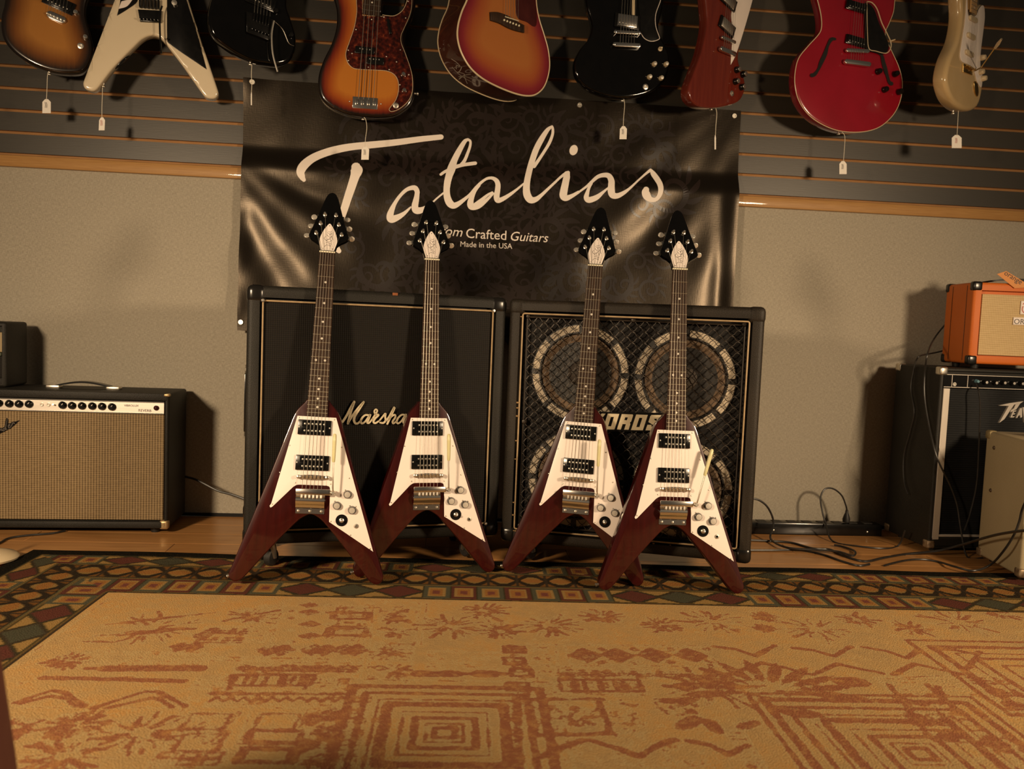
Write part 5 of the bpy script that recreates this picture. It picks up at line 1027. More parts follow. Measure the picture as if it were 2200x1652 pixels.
# --- 2: white V
h = Hang('electric_guitar', 'cream white V-shaped electric guitar with black pickguard wing', 325, 80, -.135, .16)
h.body(CA, [(1010, -330), (930, -300), (870, -230, 1), (770, 0, 1), (562, 545), (560, 575), (578, 600), (625, 612), (660, 592), (760, 462), (900, 318), (960, 262), (1020, 238), (1075, 252), (1120, 300), (1230, 440), (1372, 640), (1405, 662), (1450, 662), (1472, 635), (1468, 600), (1370, 310, 1), (1270, -10), (1200, -230, 1), (1140, -300), (1070, -330)], .042, M_WHITEG, .008)
h.prism('pickguard', CA, [(1128, -60, 1), (1245, -60, 1), (1258, 0), (1330, 230), (1395, 468, 1), (1140, 292), (1128, 240)], .0003, .0024, M_BLACKP)
h.prism('pickguard', CA, [(815, -60, 1), (925, -60, 1), (925, 10), (860, 62), (790, 105, 1), (810, 20)], .0003, .0024, M_BLACKP)
h.prism('bevel_inlay', CA, [(820, 8, 1), (900, -10, 1), (858, 42), (800, 60, 1)], .0026, .0034, M_WHITEP)
fl = h.prism('vibrato_bridge', CA, [(930, 62, 1), (1090, 70, 1), (1085, 150, 1), (945, 142, 1)], .001, .012, M_BLACKP, bev=.002)
for k in range(6): h.bar('saddle', CA, (950+k*25, -5+k*2), (950+k*25, 60+k*2), .0062, .004, .017, M_BLACKP); h.lathe('fine_tuner', CA, 955+k*24, 138+k*2, [(.003, .010), (.003, .024), (.0003, .025)], M_BLACKP, n=8)
h.line('vibrato_arm', CA, [(1095, 40), (1080, 90), (1080, 220), (1090, 360)], .026, .0030, M_BLACKP); h.lathe('knob', CA, 1180, 25, [(.009, .002), (.009, .012), (.0003, .013)], M_NICKEL); h.lathe('switch', CA, 1135, 270, [(.004, .002), (.003, .012), (.0003, .014)], M_BLACKP)
q = h.p(CA, 815, 405); MB().prism([(q[0]+.034*math.cos(t_), .012*math.sin(t_)) for t_ in np.linspace(0, 6.283, 21)[:-1]], -.001, .002, bev=.0005, fn=lambda X_, Y_, Z_: tuple(Vector((q[0], q[1], -.022))+Vector((.70, .71, 0))*(X_-q[0])*1.0+Vector((0, 0, 1))*Y_+Vector((.71, -.70, 0))*(Z_+.001))).obj('jack_plate', M_BLACKP, h.r)
h.pin(CA, 690, 560)
a, b = h.p(CA, 1012, 60), h.p(CA, 1020, -120); h.strings(a, (a[0]+(b[0]-a[0])*4, a[1]+(b[1]-a[1])*4), 6, .052, .046, .018); h.neck(a, b, h.p(CA, 1018, -280), .055, .043, M_ROSE, M_MAPLE, M_BLACKG)
# --- 3: black superstrat
h = Hang('electric_guitar', 'gloss black electric guitar with black vibrato, between the white V and the bass', 545, 70, -.17, .42)
h.body(CA, [(1445, -60), (1412, 60), (1412, 160), (1450, 250), (1540, 325), (1640, 385), (1720, 418), (1800, 432), (1890, 440), (1960, 410), (1998, 330), (1998, 230), (1965, 120), (1940, 40), (1950, -60), (1990, -160), (2000, -250), (1950, -260), (1880, -190), (1800, -160), (1700, -170), (1620, -240), (1540, -330), (1480, -290), (1470, -170)], .042, M_BLACKG, .012)
fl = h.prism('vibrato_bridge', CA, [(1665, 75, 1), (1850, 130, 1), (1820, 275, 1), (1665, 215, 1)], .001, .012, M_BLACKP, bev=.002)
for k in range(6): h.bar('saddle', CA, (1712+k*20, 95+k*6), (1705+k*20, 150+k*6), .006, .006, .019, M_BLACKP); h.lathe('fine_tuner', CA, 1692+k*22, 205+k*8, [(.0032, .010), (.0032, .024), (.0003, .025)], M_BLACKP, n=8)
h.humbucker(CA, (1760, 10), .078, .034, -.2, M_BLACKP, M_BLACKP); h.line('vibrato_arm', CA, [(1850, 140), (1835, 230), (1842, 360), (1875, 485)], .028, .0030, M_NICKEL)
h.line('pickguard_edge', CA, [(1850, 140), (1910, 200), (1950, 290), (1985, 310)], .0012, .0009, M_NICKEL)
for x, y in ((1860, 78), (1962, 240)): h.knob(CA, x, y, .0095, M_BLACKP, M_BLACKP)
h.pin(CA, 1698, 412)
a, b = h.p(CA, 1762, 110), h.p(CA, 1775, -80); h.strings(a, (a[0]+(b[0]-a[0])*4, a[1]+(b[1]-a[1])*4), 6, .052, .046, .018); h.neck(a, b, h.p(CA, 1770, -150), .055, .043, M_ROSE, M_MAPLE, M_BLACKG)
# --- 4: sunburst bass
h = Hang('bass_guitar', 'sunburst four-string bass guitar with tortoiseshell pickguard', 788, 120, -.115, .10, cat='bass guitar')
h.body(CB, [(215, -20), (240, 90), (236, 220), (198, 350), (135, 480), (95, 600), (88, 710), (118, 805), (195, 875), (305, 925), (435, 952), (600, 960), (715, 946), (812, 890), (866, 810), (880, 700), (866, 560), (828, 430), (800, 330), (810, 250), (858, 150), (884, 50), (890, -60), (870, -160), (820, -200), (790, -120), (800, -20), (775, 70), (720, 120), (650, 126), (612, 118, 1), (620, 0), (630, -180, 1), (450, -200, 1), (440, -260), (400, -420), (330, -470), (250, -420), (210, -260), (190, -130)], .044, M_BURST_B, .011)
pgb = [(405, -60), (402, 20), (404, 100), (385, 220), (345, 340), (316, 430), (325, 500), (368, 552), (430, 566), (560, 572), (650, 580), (708, 608), (740, 660), (744, 740), (722, 815), (680, 872), (668, 895), (688, 910), (750, 888), (820, 828), (855, 750), (858, 650), (842, 560), (800, 440), (766, 350), (765, 290), (790, 230), (830, 140), (850, 60), (848, -40), (815, -60), (812, 10), (775, 88), (710, 130), (640, 128, 1), (614, 122, 1), (614, 135, 1), (452, 128, 1), (450, -80, 1)]
pgo = h.prism('pickguard', CB, pgb, .0003, .0026, M_TORT); pe = cr(h.P(CB, pgb), True, 5); MB().tube([(x, y, .0020) for x, y in pe], .0011, 5, closed=True).obj('pickguard_edge', M_CREAMP, pgo)
h.prism('pickup', CB, [(395, 372, 1), (552, 388, 1), (546, 442, 1), (388, 428, 1)], .0026, .011, M_BLACKP, bev=.001, smooth=False); h.prism('pickup', CB, [(490, 458, 1), (628, 470, 1), (622, 530, 1), (484, 518, 1)], .0026, .011, M_BLACKP, bev=.001, smooth=False)
for x, y in ((430, 403), (452, 407), (485, 410), (510, 413), (510, 487), (540, 490), (560, 492), (585, 494)): h.lathe('pole_piece', CB, x, y, [(.0022, .010), (.0022, .0125), (.0003, .0128)], M_NICKEL, n=8)
br = h.prism('bridge', CB, [(372, 785, 1), (575, 800, 1), (572, 892, 1), (368, 878, 1)], .0003, .003, M_CHROME, bev=.0005, smooth=False)
for k in range(4): h.bar('saddle', CB, (402+k*48, 812+k*3), (402+k*48, 858+k*3), .0095, .003, .012, M_CHROME)
for y in (612, 742): h.knob(CB, 783 if y < 700 else 790, y, .0085, M_CHROME, M_CHROME, .0025)
h.lathe('jack_socket', CB, 722, 862, [(a_, b_+.0025) for a_, b_ in JACK], M_NICKEL); h.bar('thumb_rest', CB, (655, 160), (680, 285), .010, .0026, .012, M_BLACKP)
sc = MB()
for x, y in ((398, 242), (365, 437), (335, 410), (335, 495), (498, 548), (668, 568), (755, 692), (828, 610), (760, 408), (803, 148), (822, 12), (525, 160), (625, 140), (645, 462), (345, 828), (600, 848), (728, 505)): sc.lathe([(.0002, .0040), (.0018, .0036), (.0028, .0026)], (*h.p(CB, x, y), 0), 8)
sc.obj('pickguard_screws', M_NICKEL, pgo)['kind'] = 'stuff'
a, b = h.p(CB, 478, 820), h.p(CB, 530, 0); h.strings(a, (a[0]+(b[0]-a[0])*3, a[1]+(b[1]-a[1])*3), 4, .052, .036, .013, .013, .0011); h.neck(a, b, h.p(CB, 530, 130), .060, .042, M_ROSE, M_MAPLE, M_MAPLE, scale=.864, headlen=.22); h.pin(CB, 455, 945)
q = h.p(CB, 905, 752); MB().lathe([(.004, 0), (.0035, .006), (.007, .011), (.0065, .013), (.0003, .014)], (q[0]-.012, q[1], -.020), 12, Matrix.Rotation(math.pi/2, 3, 'Y')).obj('strap_button', M_NICKEL, h.r)
# --- 5: acoustic
h = Hang('acoustic_guitar', 'cherry sunburst acoustic guitar turned to show its dark signed side', 1075, 60, -.25, .62)
ac = [(1310, -20), (1262, 95), (1232, 205), (1228, 310), (1260, 430), (1330, 548), (1430, 638), (1560, 708), (1700, 762), (1800, 780), (1870, 765), (1928, 710), (1963, 620), (1976, 520), (1963, 400), (1930, 280), (1890, 150), (1868, 20), (1868, -120), (1885, -230), (1880, -340), (1840, -440), (1740, -500), (1600, -510), (1460, -470), (1370, -390), (1330, -290), (1330, -160)]
P_ = cr(h.P(CB, ac), True, 6); me = body_mesh('soundboard', P_, .004, .0012, .014, 0, .001); obj('soundboard', me, M_BURST_C, h.r)
MB().prism(P_, -.112, -.0042, bev=.003).obj('rim', M_MAHOSIDE, h.r, 40); MB().tube([(x, y, -.0016) for x, y in P_], .0030, 8, closed=True).obj('binding', M_CREAMP, h.r); MB().tube([(x, y, -.110) for x, y in P_], .0022, 8, closed=True).obj('binding', M_CREAMP, h.r)
bd = h.prism('bridge', CB, [(1497, 96, 1), (1560, 98), (1640, 128), (1700, 165), (1772, 205, 1), (1772, 266, 1), (1700, 248), (1640, 225), (1570, 188), (1500, 165, 1)], .0002, .009, M_ROSE, bev=.002)
h.bar('saddle', CB, (1595, 142), (1708, 178), .003, .009, .013, M_BONE, bd)
for k in range(6): h.lathe('bridge_pin', CB, 1590+k*24, 170+k*9, [(.0036, .008), (.0034, .012), (.0003, .014)], M_BONE, n=10)
h.prism('pickguard', CB, [(1700, -60, 1), (1855, -60, 1), (1862, 20), (1872, 130), (1866, 205), (1840, 214), (1790, 180), (1718, 148), (1700, 60)], .0002, .0016, noisy('maroon_pickguard', (.045, .008, .008), (.07, .014, .012), 20, .2))
a, b = h.p(CB, 1648, 155), h.p(CB, 1652, -100); h.strings(a, (a[0]+(b[0]-a[0])*3, a[1]+(b[1]-a[1])*3), 6, .056, .050, .013, .013); h.neck(a, b, h.p(CB, 1655, -380), .056, .043, M_ROSE, M_MAHOSIDE, M_BLACKG, scale=.63)
MB().lathe([(.001, .0003), (.050, .0004), (.050, .0008), (.001, .0008)], (*h.p(CB, 1652, -230), 0), 28).obj('soundhole', M_DARK, h.r)
# silver signature on the rim: strokes laid on the side surface, 45 mm behind the soundboard
sm = MB(); Pn = np.array(P_); bot = min(range(len(Pn)), key=lambda i: Pn[i][1]); Sa = np.concatenate([[0], np.cumsum(np.linalg.norm(np.diff(np.vstack([Pn, Pn[:1]]), axis=0), axis=1))]); cyc = np.vstack([Pn, Pn[:1]]); cen = Pn.mean(0)
s0 = Sa[min(range(len(Pn)), key=lambda i: abs(Pn[i][0]-h.p(CB, 1345, 560)[0])+abs(Pn[i][1]-h.p(CB, 1345, 560)[1]))]
def rim(s_, d): 
    s_ = (s0+s_) % Sa[-1]; x, y = np.interp(s_, Sa, cyc[:, 0]), np.interp(s_, Sa, cyc[:, 1]); n_ = np.array([x, y])-cen; n_ /= np.linalg.norm(n_); return (x+n_[0]*.0012, y+n_[1]*.0012, -d)
for st in ([(-.055, .060), (-.040, .045), (-.025, .040), (-.030, .055), (-.020, .065)], [(-.020, .035), (-.010, .055), (-.005, .075)], [(-.008, .070), (.005, .050), (.012, .060), (.010, .085)], [(.015, .025), (.012, .055), (.020, .095)], [(.020, .095), (.014, .062), (.045, .030)], [(.016, .060), (.030, .070), (.050, .085)], [(-.03, .078), (.010, .070), (.060, .055)]): ribbon(sm, [(x, y, .0028) for x, y in st], rim, 5)
sm.obj('signature', noisy('silver_marker', (.30, .26, .22), (.36, .31, .26), 40, .5), h.r, 0)
h.lathe('end_pin', CB, 1800, 780, [(.005, -.058), (.005, -.056), (.0003, -.056)], M_BLACKP)
# --- 6: black double-cutaway
h = Hang('electric_guitar', 'gloss black double-cutaway electric guitar with chrome pickup and four knobs', 1340, 90, -.11, .10)
h.body(CC, [(272, -40), (285, 60), (318, 170), (332, 270), (300, 380), (225, 470), (175, 565), (160, 655), (182, 755), (248, 840), (355, 905), (485, 948), (640, 968), (795, 950), (925, 905), (1025, 825), (1080, 735), (1103, 620), (1092, 520), (1048, 425), (1005, 340), (990, 250), (1018, 140), (1042, 20), (1050, -100), (1080, -210), (1040, -250), (960, -180), (880, -130), (790, -140), (560, -140), (470, -160), (370, -230), (300, -270), (240, -240), (262, -130)], .036, M_BLACKG, .010)
h.line('pickguard_edge', CC, [(1008, -60), (1002, 10), (962, 120), (952, 200), (962, 280), (995, 372), (985, 388), (940, 405), (890, 402), (840, 372), (805, 315)], .0016, .0012, M_WHITEP)
h.prism('pickguard', CC, [(1006, -60), (1000, 10), (962, 120), (952, 200), (962, 280), (993, 372), (980, 388), (940, 402), (890, 399), (842, 372), (808, 318), (800, 150), (800, -60)], .0003, .0020, M_BLACKP)
h.humbucker(CC, (672, 214), .074, .042, -.03, M_BLACKP, M_CHROME); h.bar('bridge', CC, (545, 325), (788, 338), .012, .006, .015, M_CHROME); h.bar('stop_tailpiece', CC, (525, 448), (798, 462), .015, .005, .017, M_CHROME)
for x, y in ((550, 325), (782, 338), (540, 447), (782, 463)): h.lathe('stud', CC, x, y, [(.0062, .0), (.0062, .016), (.003, .018), (.0003, .018)], M_CHROME, n=12)
for x, y in ((940, 633), (1055, 635), (893, 760), (1007, 772)):
    k = h.knob(CC, x, y, .0088, M_CREAMP, M_NICKEL); q = h.p(CC, x-28, y-6); MB().box((q[0], q[1], .001), (.005, .0015, .001)).obj('pointer', M_NICKEL, k)
h.lathe('toggle_switch', CC, 1000, 483, [(.008, 0), (.008, .002), (.003, .004), (.0042, .014), (.003, .018), (.0003, .019)], M_CREAMP); h.lathe('jack_socket', CC, 855, 855, JACK, M_NICKEL); h.pin(CC, 645, 960)
h.prism('trim_plate', CC, [(725, -30, 1), (752, -30, 1), (750, 150, 1), (722, 150, 1)], .001, .0024, M_CREAMP, smooth=False)
a, b = h.p(CC, 665, 345), h.p(CC, 682, 0); MB_ = h.strings((h.p(CC, 660, 455)[0], h.p(CC, 660, 455)[1]), (a[0]+(b[0]-a[0])*6, a[1]+(b[1]-a[1])*6), 6, .052, .044, .016, .014); h.neck(a, b, h.p(CC, 690, -130), .056, .043, M_ROSE, M_BLACKG, M_BLACKG)
# --- 7: faded cherry offset with white guard
h = Hang('electric_guitar', 'faded cherry electric guitar with a white pickguard, between the black and the red guitars', 1545, 110, -.165, .55)
h.body(CC, [(1450, -40), (1462, 90), (1468, 220), (1448, 360), (1402, 540), (1335, 720), (1292, 840), (1286, 925), (1318, 1000), (1395, 1050), (1530, 1062), (1690, 1034), (1785, 990), (1832, 900), (1836, 800), (1800, 690), (1772, 580), (1790, 440), (1840, 250), (1890, 80), (1915, -20), (1930, -160), (1900, -260), (1800, -280), (1700, -240), (1600, -260), (1500, -330), (1430, -300), (1430, -160)], .042, M_CHERRY2, .006)
h.prism('pickguard', CC, [(1740, -60, 1), (1918, -60, 1), (1908, 10), (1842, 245), (1782, 440), (1740, 555), (1698, 636, 1), (1704, 500), (1716, 320), (1702, 150), (1722, 60)], .0003, .0024, M_WHITEP)
h.humbucker(CC, (1650, 265), .066, .036, -.32, M_BLACKP, M_NICKEL); h.humbucker(CC, (1665, 10), .066, .036, -.32, M_BLACKP, M_NICKEL)
h.bar('bridge', CC, (1578, 372), (1718, 428), .012, .006, .015, M_CHROME); h.bar('stop_tailpiece', CC, (1560, 482), (1718, 548), .016, .005, .018, M_CHROME)
for x, y in ((1755, 690), (1815, 735), (1742, 805), (1802, 860)): h.knob(CC, x-8, y, .012, M_BLACKP, M_NICKEL, 0, .018)
h.lathe('jack_socket', CC, 1705, 920, JACK, M_NICKEL); h.pin(CC, 1545, 1050)
a, b = h.p(CC, 1650, 400), h.p(CC, 1672, 0); t0 = h.p(CC, 1640, 515); h.strings(t0, (a[0]+(b[0]-a[0])*4, a[1]+(b[1]-a[1])*4), 6, .052, .046, .016, .014); h.neck(a, b, h.p(CC, 1680, -120), .056, .043, M_ROSE, M_CHERRY2, M_BLACKG)
# --- 8: cherry red semi-hollow
h = Hang('electric_guitar', 'cherry red semi-hollow electric guitar with two f-holes', 1825, 120, -.135, .17)
h.body(CD, [(455, -20), (488, 120), (494, 225), (470, 288), (380, 388), (302, 488), (272, 600), (270, 718), (302, 848), (382, 965), (492, 1045), (622, 1098), (760, 1115), (898, 1102), (1008, 1055), (1106, 958), (1160, 840), (1176, 700), (1148, 570), (1090, 440), (1042, 332), (1032, 270), (1062, 200), (1100, 100), (1112, 0), (1130, -120), (1110, -240), (1040, -270), (960, -190), (880, -60), (690, -80), (620, -220), (540, -300), (450, -270), (420, -150)], .044, M_REDG, .004, .014, dome=.006)
HZ = .0062
MB().tube([(x, y, -.002) for x, y in h.out], .0016, 6, closed=True).obj('binding', M_CREAMP, h.r)
for st in ([(595, 335, 22), (565, 338, 30), (535, 390, 22), (512, 460, 34), (480, 530, 34), (455, 590, 22), (425, 630, 30), (402, 640, 34)], [(960, 455, 14), (990, 475, 24), (1003, 530, 32), (1020, 590, 34), (1038, 650, 24), (1052, 695, 26), (1070, 710, 34)]):
    mb = MB(); ribbon(mb, st, lambda x, y: (*h.p(CD, x, y), HZ+.0006), 6); mb.obj('sound_hole', M_DARK, h.r, 0)
for (x, y), an in (((770, 65), -.12), ((766, 355), -.12)): h.humbucker(CD, (x, y), .078, .030, an, M_BLACKP, M_BLACKP, 6, .004, HZ)
h.bar('bridge', CD, (670, 436), (868, 446), .014, HZ+.006, HZ+.015, M_CHROME); h.bar('stop_tailpiece', CD, (655, 530), (878, 558), .017, HZ+.004, HZ+.017, M_CHROME)
pgd = [(856, 22, 1), (900, 34), (942, 88), (980, 200), (1022, 285), (1058, 370), (1050, 428), (1012, 458), (930, 440), (872, 418), (860, 300), (856, 130)]
pgo = h.prism('pickguard', CD, pgd, HZ+.004, HZ+.0065, M_BLACKP); pe = cr(h.P(CD, pgd), True, 5); MB().tube([(x, y, HZ+.0058) for x, y in pe], .0018, 6, closed=True).obj('pickguard_edge', M_CREAMP, pgo)
for x, y in ((955, 610), (1100, 630), (1010, 762), (1135, 780)): h.knob(CD, x, y, .0115, M_BLACKP, M_BLACKP, HZ, .017)
q = h.p(CD, 1062, 352); MB().tube([(q[0], q[1], HZ), (q[0]+.012, q[1]+.004, HZ+.012)], [.003, .002], 8).obj('toggle_switch', M_CREAMP, h.r); h.pin(CD, 665, 1105)
a, b = h.p(CD, 765, 440), h.p(CD, 800, 0); t0 = h.p(CD, 755, 545); h.strings(t0, (a[0]+(b[0]-a[0])*5, a[1]+(b[1]-a[1])*5), 6, .050, .044, HZ+.016, .018); h.neck(a, b, h.p(CD, 803, -40), .056, .043, M_ROSE, M_REDG, M_BLACKG)
# --- 9: cream, turned almost edge-on
h = Hang('electric_guitar', 'cream electric guitar with white pickguard turned almost edge-on at the far right', 2065, 120, -.21, .64)
h.body(CD, [(1668, -20), (1672, 150), (1640, 330), (1572, 490), (1540, 640), (1552, 745), (1590, 840), (1650, 905), (1720, 935), (1785, 925), (1828, 870), (1852, 760), (1858, 650), (1842, 560), (1845, 430), (1868, 260), (1880, 150), (1876, 55), (1848, 30), (1815, 62), (1788, 120), (1745, 120), (1735, 0), (1740, -80), (1700, -220), (1672, -180)], .046, M_CREAMG, .014)
h.prism('pickguard', CD, [(1722, -40, 1), (1712, 100), (1700, 210), (1672, 390), (1664, 470), (1680, 520), (1735, 545), (1772, 575), (1790, 630), (1812, 700), (1842, 735), (1850, 640), (1834, 560), (1836, 440), (1858, 260), (1870, 150), (1866, 65), (1848, 45), (1822, 75), (1795, 130), (1735, 138)], .0003, .0026, M_WHITEP)
for x, y in ((1757, 160), (1740, 305), (1725, 450)): h.bar('pickup', CD, (x-32, y-14), (x+32, y+24), .018, .0026, .010, M_CREAMP)
h.prism('vibrato_bridge', CD, [(1690, 535, 1), (1768, 570, 1), (1765, 635, 1), (1688, 605, 1)], .0003, .006, M_GOLD, smooth=False)
for k in range(6): h.lathe('saddle', CD, 1698+k*12, 560+k*6, [(.0035, .006), (.0035, .013), (.0003, .014)], M_GOLD, n=8)
q = h.p(CD, 1775, 600); t1 = h.p(CD, 2010, 330, .14); ar = MB().tube([(q[0], q[1], .004), (q[0]+.004, q[1]+.01, .025), ((q[0]+t1[0])/2, (q[1]+t1[1])/2, .08), (t1[0], t1[1], .14)], .0026, 8).obj('vibrato_arm', M_GOLD, h.r)
e0 = Vector(((q[0]+t1[0])/2, (q[1]+t1[1])/2, .08)).lerp(Vector((t1[0], t1[1], .14)), .45); MB().tube([e0, e0.lerp(Vector((t1[0], t1[1], .14)), .5), (t1[0], t1[1], .14)], [.0045, .006, .003], 10).obj('arm_tip', M_CREAMP, ar)
for x, y in ((1832, 490), (1840, 665), (1820, 610)): h.knob(CD, x, y, .011, M_CREAMP, None, .0026, .016)
h.prism('jack_plate', CD, [(1782, 690), (1808, 700), (1818, 780), (1805, 815), (1786, 770)], .0003, .004, M_GOLD); h.pin(CD, 1650, 935)
a, b = h.p(CD, 1735, 590), h.p(CD, 1765, 0); h.strings(a, (a[0]+(b[0]-a[0])*4, a[1]+(b[1]-a[1])*4), 6, .052, .044); h.neck(a, b, h.p(CD, 1762, 118), .056, .043, M_MAPLE, M_MAPLE, M_MAPLE)

# ================================================================ price tags on strings
def price_tag(label, path, quad, y, scrib=True, ring=None):
    pts = [PY(*p, y) for p in path]; b = PY((quad[0][0]+quad[2][0])/2, quad[2][1], y); r = thing('price_tag', label, 'price tag', Matrix.Translation(b), 'price tags hanging from the guitars')
    V = [PY(*p, y-.0006)-b for p in quad]; n = len(V); V += [v+np.array([0, .0012, 0]) for v in V]
    k = MB().add(V, [tuple(range(n))[::-1], tuple(range(n, 2*n))]+[(k, (k+1) % n, n+(k+1) % n, n+k) for k in range(n)]).obj('card', M_PAPER, r, 0)
    MB().tube([p-b for p in crn(pts, 4)], .0010, 6).obj('string', M_THREAD, r)
    if scrib:
        c = np.mean([PY(*p, y-.0011)-b for p in quad], axis=0); mb = MB()
        for i in range(4): ribbon(mb, [(-.006+.002*i, .008, .0006), (-.004+.002*i, .0, .0006), (-.005+.0022*i, -.010, .0006)], lambda x, z: (c[0]+x, c[1], c[2]+z), 3)
        mb.obj('handwriting', M_INK if random.random() < .5 else M_REDINK, k, 0)
    if ring:
        p = PY(*ring, y)-b; MB().tube([(p[0]+.006*math.cos(a), p[1], p[2]+.006*math.sin(a)) for a in np.linspace(0, 6.283, 13)[:-1]], .001, 5, closed=True).obj('loop', M_THREAD, r)
    return r
def tq_(x0, x1, y0, y1, sl=0): w_ = x1-x0; return [(x0, y0+6), (x0+w_*.32, y0), (x1-w_*.32, y0), (x1, y0+6), (x1+sl, y1), (x0+sl, y1)]
price_tag('price tag hanging below the amber sunburst guitar', [(105, 153), (102, 162), (101, 190), (100, 214)], tq_(91, 109, 213, 243), -.14)
price_tag('price tag hanging below the left wing of the white V', [(220, 188), (220, 200), (219, 230), (219, 253)], tq_(213, 225.5, 252, 280, -1), -.16)
price_tag('price tag seen edge-on below the gloss black guitar beside the bass', [(541, 139), (540, 160), (541, 180), (540, 200)], tq_(538.8, 541.2, 197, 226), -.20, False, (540, 175))
price_tag('price tag hanging below the bass over the letter T', [(782, 252), (786, 258), (788, 275), (785, 300), (784, 317)], tq_(777, 793, 315, 343, -1), -.14)
price_tag('price tag hanging below the gloss black double-cutaway guitar', [(1340, 213), (1342, 225), (1340, 250), (1339, 273)], tq_(1332, 1347, 271, 299, -1), -.13)
price_tag('price tag seen edge-on below the faded cherry guitar', [(1538, 233), (1540, 245), (1538, 270), (1537, 292)], tq_(1535.2, 1538.2, 290, 321), -.19, False)
price_tag('price tag hanging below the cherry red semi-hollow guitar', [(1809, 284), (1815, 293), (1814, 320), (1812, 347)], tq_(1803.5, 1819, 346, 374, 0), -.16)
price_tag('price tag hanging below the edge-on cream guitar', [(2059, 238), (2058, 255), (2057, 275), (2056, 292)], tq_(2045, 2066, 290, 318, 0), -.24)

# ================================================================ power strip, cables, stand, footstool
s0, s1 = PZ(1612, 1148), PZ(1892, 1152)
ps = thing('power_strip', 'long black power strip on the floor against the wall, right of the cabinets', 'power strip', Matrix.Translation(((s0[0]+s1[0])/2, -.10, 0)))
SL = s1[0]-s0[0]; rb('housing', (0, 0, .0235), (SL, .055, .045), M_BLACKP, ps, .004, 2)
for k in range(8): MB().add(*rbox((-SL/2+.05+k*(SL-.1)/7, .002, .0465), (.034, .030, .003), .001, 1)).obj('socket', M_BLACKR, ps)
for x in (-.17, .20): MB().lathe([(.0001, .003), (.003, .002), (.004, 0)], (x, -.0275, .018), 10, YX).obj('rivet', M_NICKEL, ps)
pq = PY(1818, 1118, -.10); pl_ = thing('power_plug', 'black plug standing in the power strip on the floor', 'plug', Matrix.Translation((pq[0], -.10, .0485)))
MB().lathe([(.013, 0), (.014, .012), (.010, .026), (.006, .036), (.005, .046), (.0003, .047)], (0, 0, 0), 14).obj('plug_body', M_BLACKR, pl_)
def cable(label, pts, r=.0032, sub=8, mt=None):
    P_ = crn(pts, sub); o = P_[0].copy(); k = MB().tube([p-o for p in P_], r, 8).obj('cable', mt or M_CABLE); k.location = o; return tag(k, label, 'cable', 'loose cables')
fl = lambda x, y, z=.004: PZ(x, y, z)
cable('power cord running from the sparkle-cloth combo behind the cloth-fronted cabinet', [PY(398, 1024, -.08), PY(420, 1030, -.09), PY(440, 1040, -.10), PY(470, 1055, -.11), PY(500, 1063, -.12), PY(530, 1075, -.13), PY(545, 1090, -.14)], .0042)
cable('thin black cable on the floor below the sparkle-cloth combo', [fl(-30, 1180), fl(0, 1166), (fl(20, 1156)), fl(60, 1150), fl(110, 1146), fl(140, 1140)], .0035)
cable('cable looping up from the plug in the power strip', [(pq[0], -.10, .094), PY(1817, 1085, -.10), PY(1808, 1064, -.10), PY(1790, 1050, -.10), PY(1772, 1051, -.105), PY(1763, 1070, -.11), PY(1767, 1100, -.12), PY(1775, 1128, -.14), fl(1790, 1163), fl(1850, 1174), fl(1900, 1178), fl(1930, 1172), PX(1944, 1140, 1.700)])
cable('cable hanging down the side of the tall black combo', [PY(2040, 750, -.085), PY(2012, 757, -.085), PX(1978, 764, 1.760), PX(1968, 775, 1.748), PX(1962, 800, 1.745), PX(1957, 835, 1.742), PX(1964, 885, 1.742), PX(1955, 930, 1.742), PX(1942, 980, 1.738), PX(1942, 1030, 1.735), PX(1951, 1062, 1.735)], .0030)
cable('cable dropping from behind the orange combo past the silver stripe', [PY(2044, 682, -.085), PY(2012, 720, -.085), PX(1994, 755, 1.740), PX(1987, 800, 1.740), PX(1986, 850, 1.740), PX(1995, 910, 1.740), PX(2012, 980, 1.742), PY(2040, 1040, -.38), PY(2056, 1085, -.385), PY(2064, 1135, -.395), fl(2078, 1196), fl(2112, 1198)], .0030)
cable('instrument cable plugged into the knob panel of the tall black combo', [PY(2097, 826, -.365), PY(2103, 842, -.395), PY(2106, 880, -.40), PY(2103, 960, -.40), PY(2098, 1040, -.40), PY(2085, 1100, -.40), PY(2072, 1140, -.42)], .0030)
cable('long cable crossing the floor to the cream combo', [fl(1600, 1160), fl(1650, 1162), fl(1700, 1166), fl(1745, 1178), fl(1780, 1180), fl(1800, 1188), fl(1830, 1200), fl(1862, 1206), fl(1900, 1198), fl(1950, 1190), PY(2010, 1184, -.41), PY(2060, 1172, -.45), PX(2110, 1157, 1.80), PX(2150, 1147, 1.76), PX(2200, 1140, 1.70), PX(2260, 1138, 1.66)], .0042)
cable('cable lying on the floor from under the metal-grille cabinet', [fl(1600, 1182), fl(1660, 1182), fl(1720, 1182), fl(1770, 1192), fl(1810, 1206), fl(1845, 1215), fl(1868, 1212)], .0038)
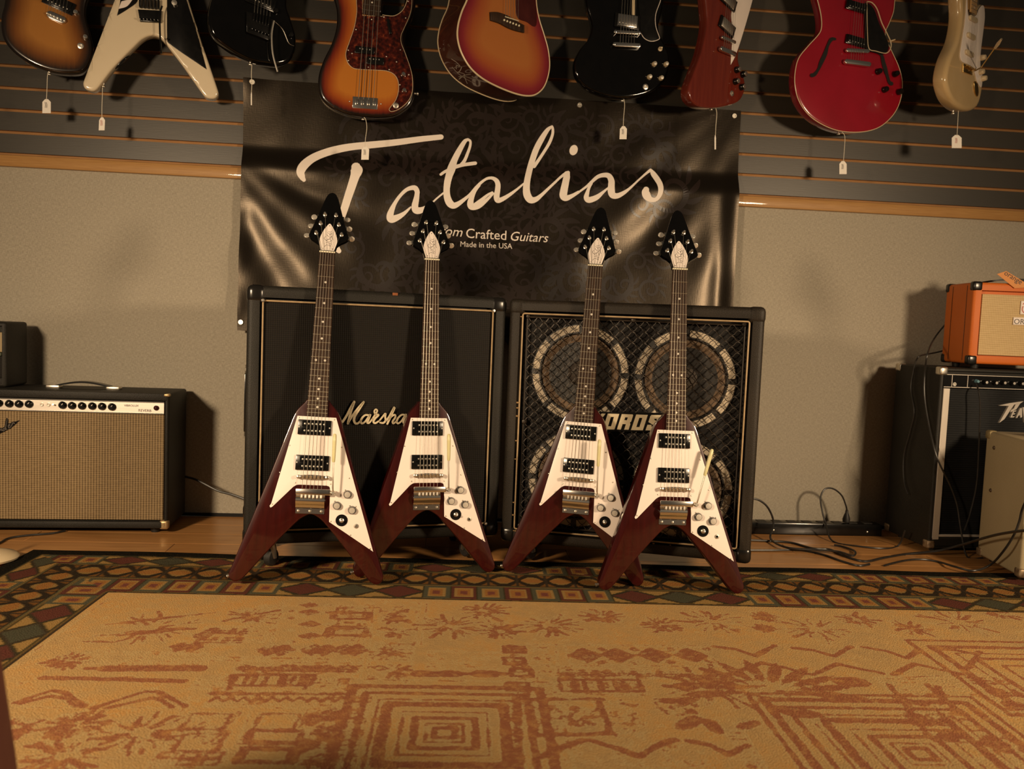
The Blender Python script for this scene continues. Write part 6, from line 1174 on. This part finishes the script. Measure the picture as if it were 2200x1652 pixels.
cable('cable arching off the side of the metal-grille cabinet', [PY(1612, 1071, -.20), PY(1630, 1074, -.20), PY(1648, 1088, -.20), PY(1660, 1112, -.20), PY(1661, 1132, -.21), fl(1656, 1158, .013), fl(1690, 1176, .013), fl(1750, 1181, .013), fl(1800, 1185, .013), fl(1832, 1194, .013), fl(1836, 1184, .006), fl(1810, 1174, .006), fl(1792, 1171, .006)], .0038)
cable('cable looping across the side of the cream combo', [PX(2240, 1010, 1.78), PX(2200, 1085, 1.80), PX(2190, 1120, 1.805), PX(2178, 1150, 1.80), PX(2155, 1185, 1.80), PX(2128, 1213, 1.825), fl(2092, 1226, .014), fl(2050, 1217, .014), fl(2020, 1208), fl(1985, 1202), fl(1945, 1204), fl(1900, 1215)], .0036)
sb = PZ(-8, 1208); st_ = thing('stand', 'cream round stand base with chrome stem at the left edge of the rug', 'stand', Matrix.Translation((sb[0]-.02, sb[1], .009)))
MB().lathe([(.075, 0), (.078, .006), (.070, .014), (.045, .022), (.018, .030), (.0003, .032)], (0, 0, 0), 36).obj('base', M_CREAMP, st_); MB().lathe([(.012, .028), (.012, .048), (.006, .052), (.006, .085), (.0003, .086)], (0, 0, 0), 14).obj('stem', M_CHROME, st_)
po = np.array([-.64, -2.30]); pf = thing('footstool', 'dusty pink padded footstool blurred at the lower left edge', 'footstool', Matrix.Translation((po[0], po[1], RZ+.0005)))
M_PINK = noisy('dusty_pink_fabric', (.30, .115, .080), (.36, .145, .10), 20, .9, .4, 300, .002)
MB().lathe([(.17, .02), (.205, .03), (.218, .07), (.222, .13), (.213, .235), (.198, .362), (.180, .400), (.13, .425), (.06, .432), (.0003, .433)], (0, 0, 0), 48).obj('cushion', M_PINK, pf); MB().lathe([(.190, .135), (.223, .138), (.2255, .142), (.223, .146), (.190, .149)], (0, 0, 0), 48).obj('piping', M_PINK, pf)
for a in (.8, 2.4, 3.9, 5.5): MB().lathe([(.014, 0), (.018, .03), (.0003, .03)], (.15*math.cos(a), .15*math.sin(a), 0), 12).obj('foot', M_BLACKP, pf)

for o in bpy.data.objects:                          # fittings too small to tell apart stay joined
    if o.parent and o.name.split('.')[0] in ('pickguard_screws', 'inlay_dots', 'cover_screws', 'pole_pieces', 'saddles', 'string_anchors', 'bobbins', 'damask_print', 'metal_grille', 'handwriting', 'signature', 'gasket_ring'): o['kind'] = 'stuff'
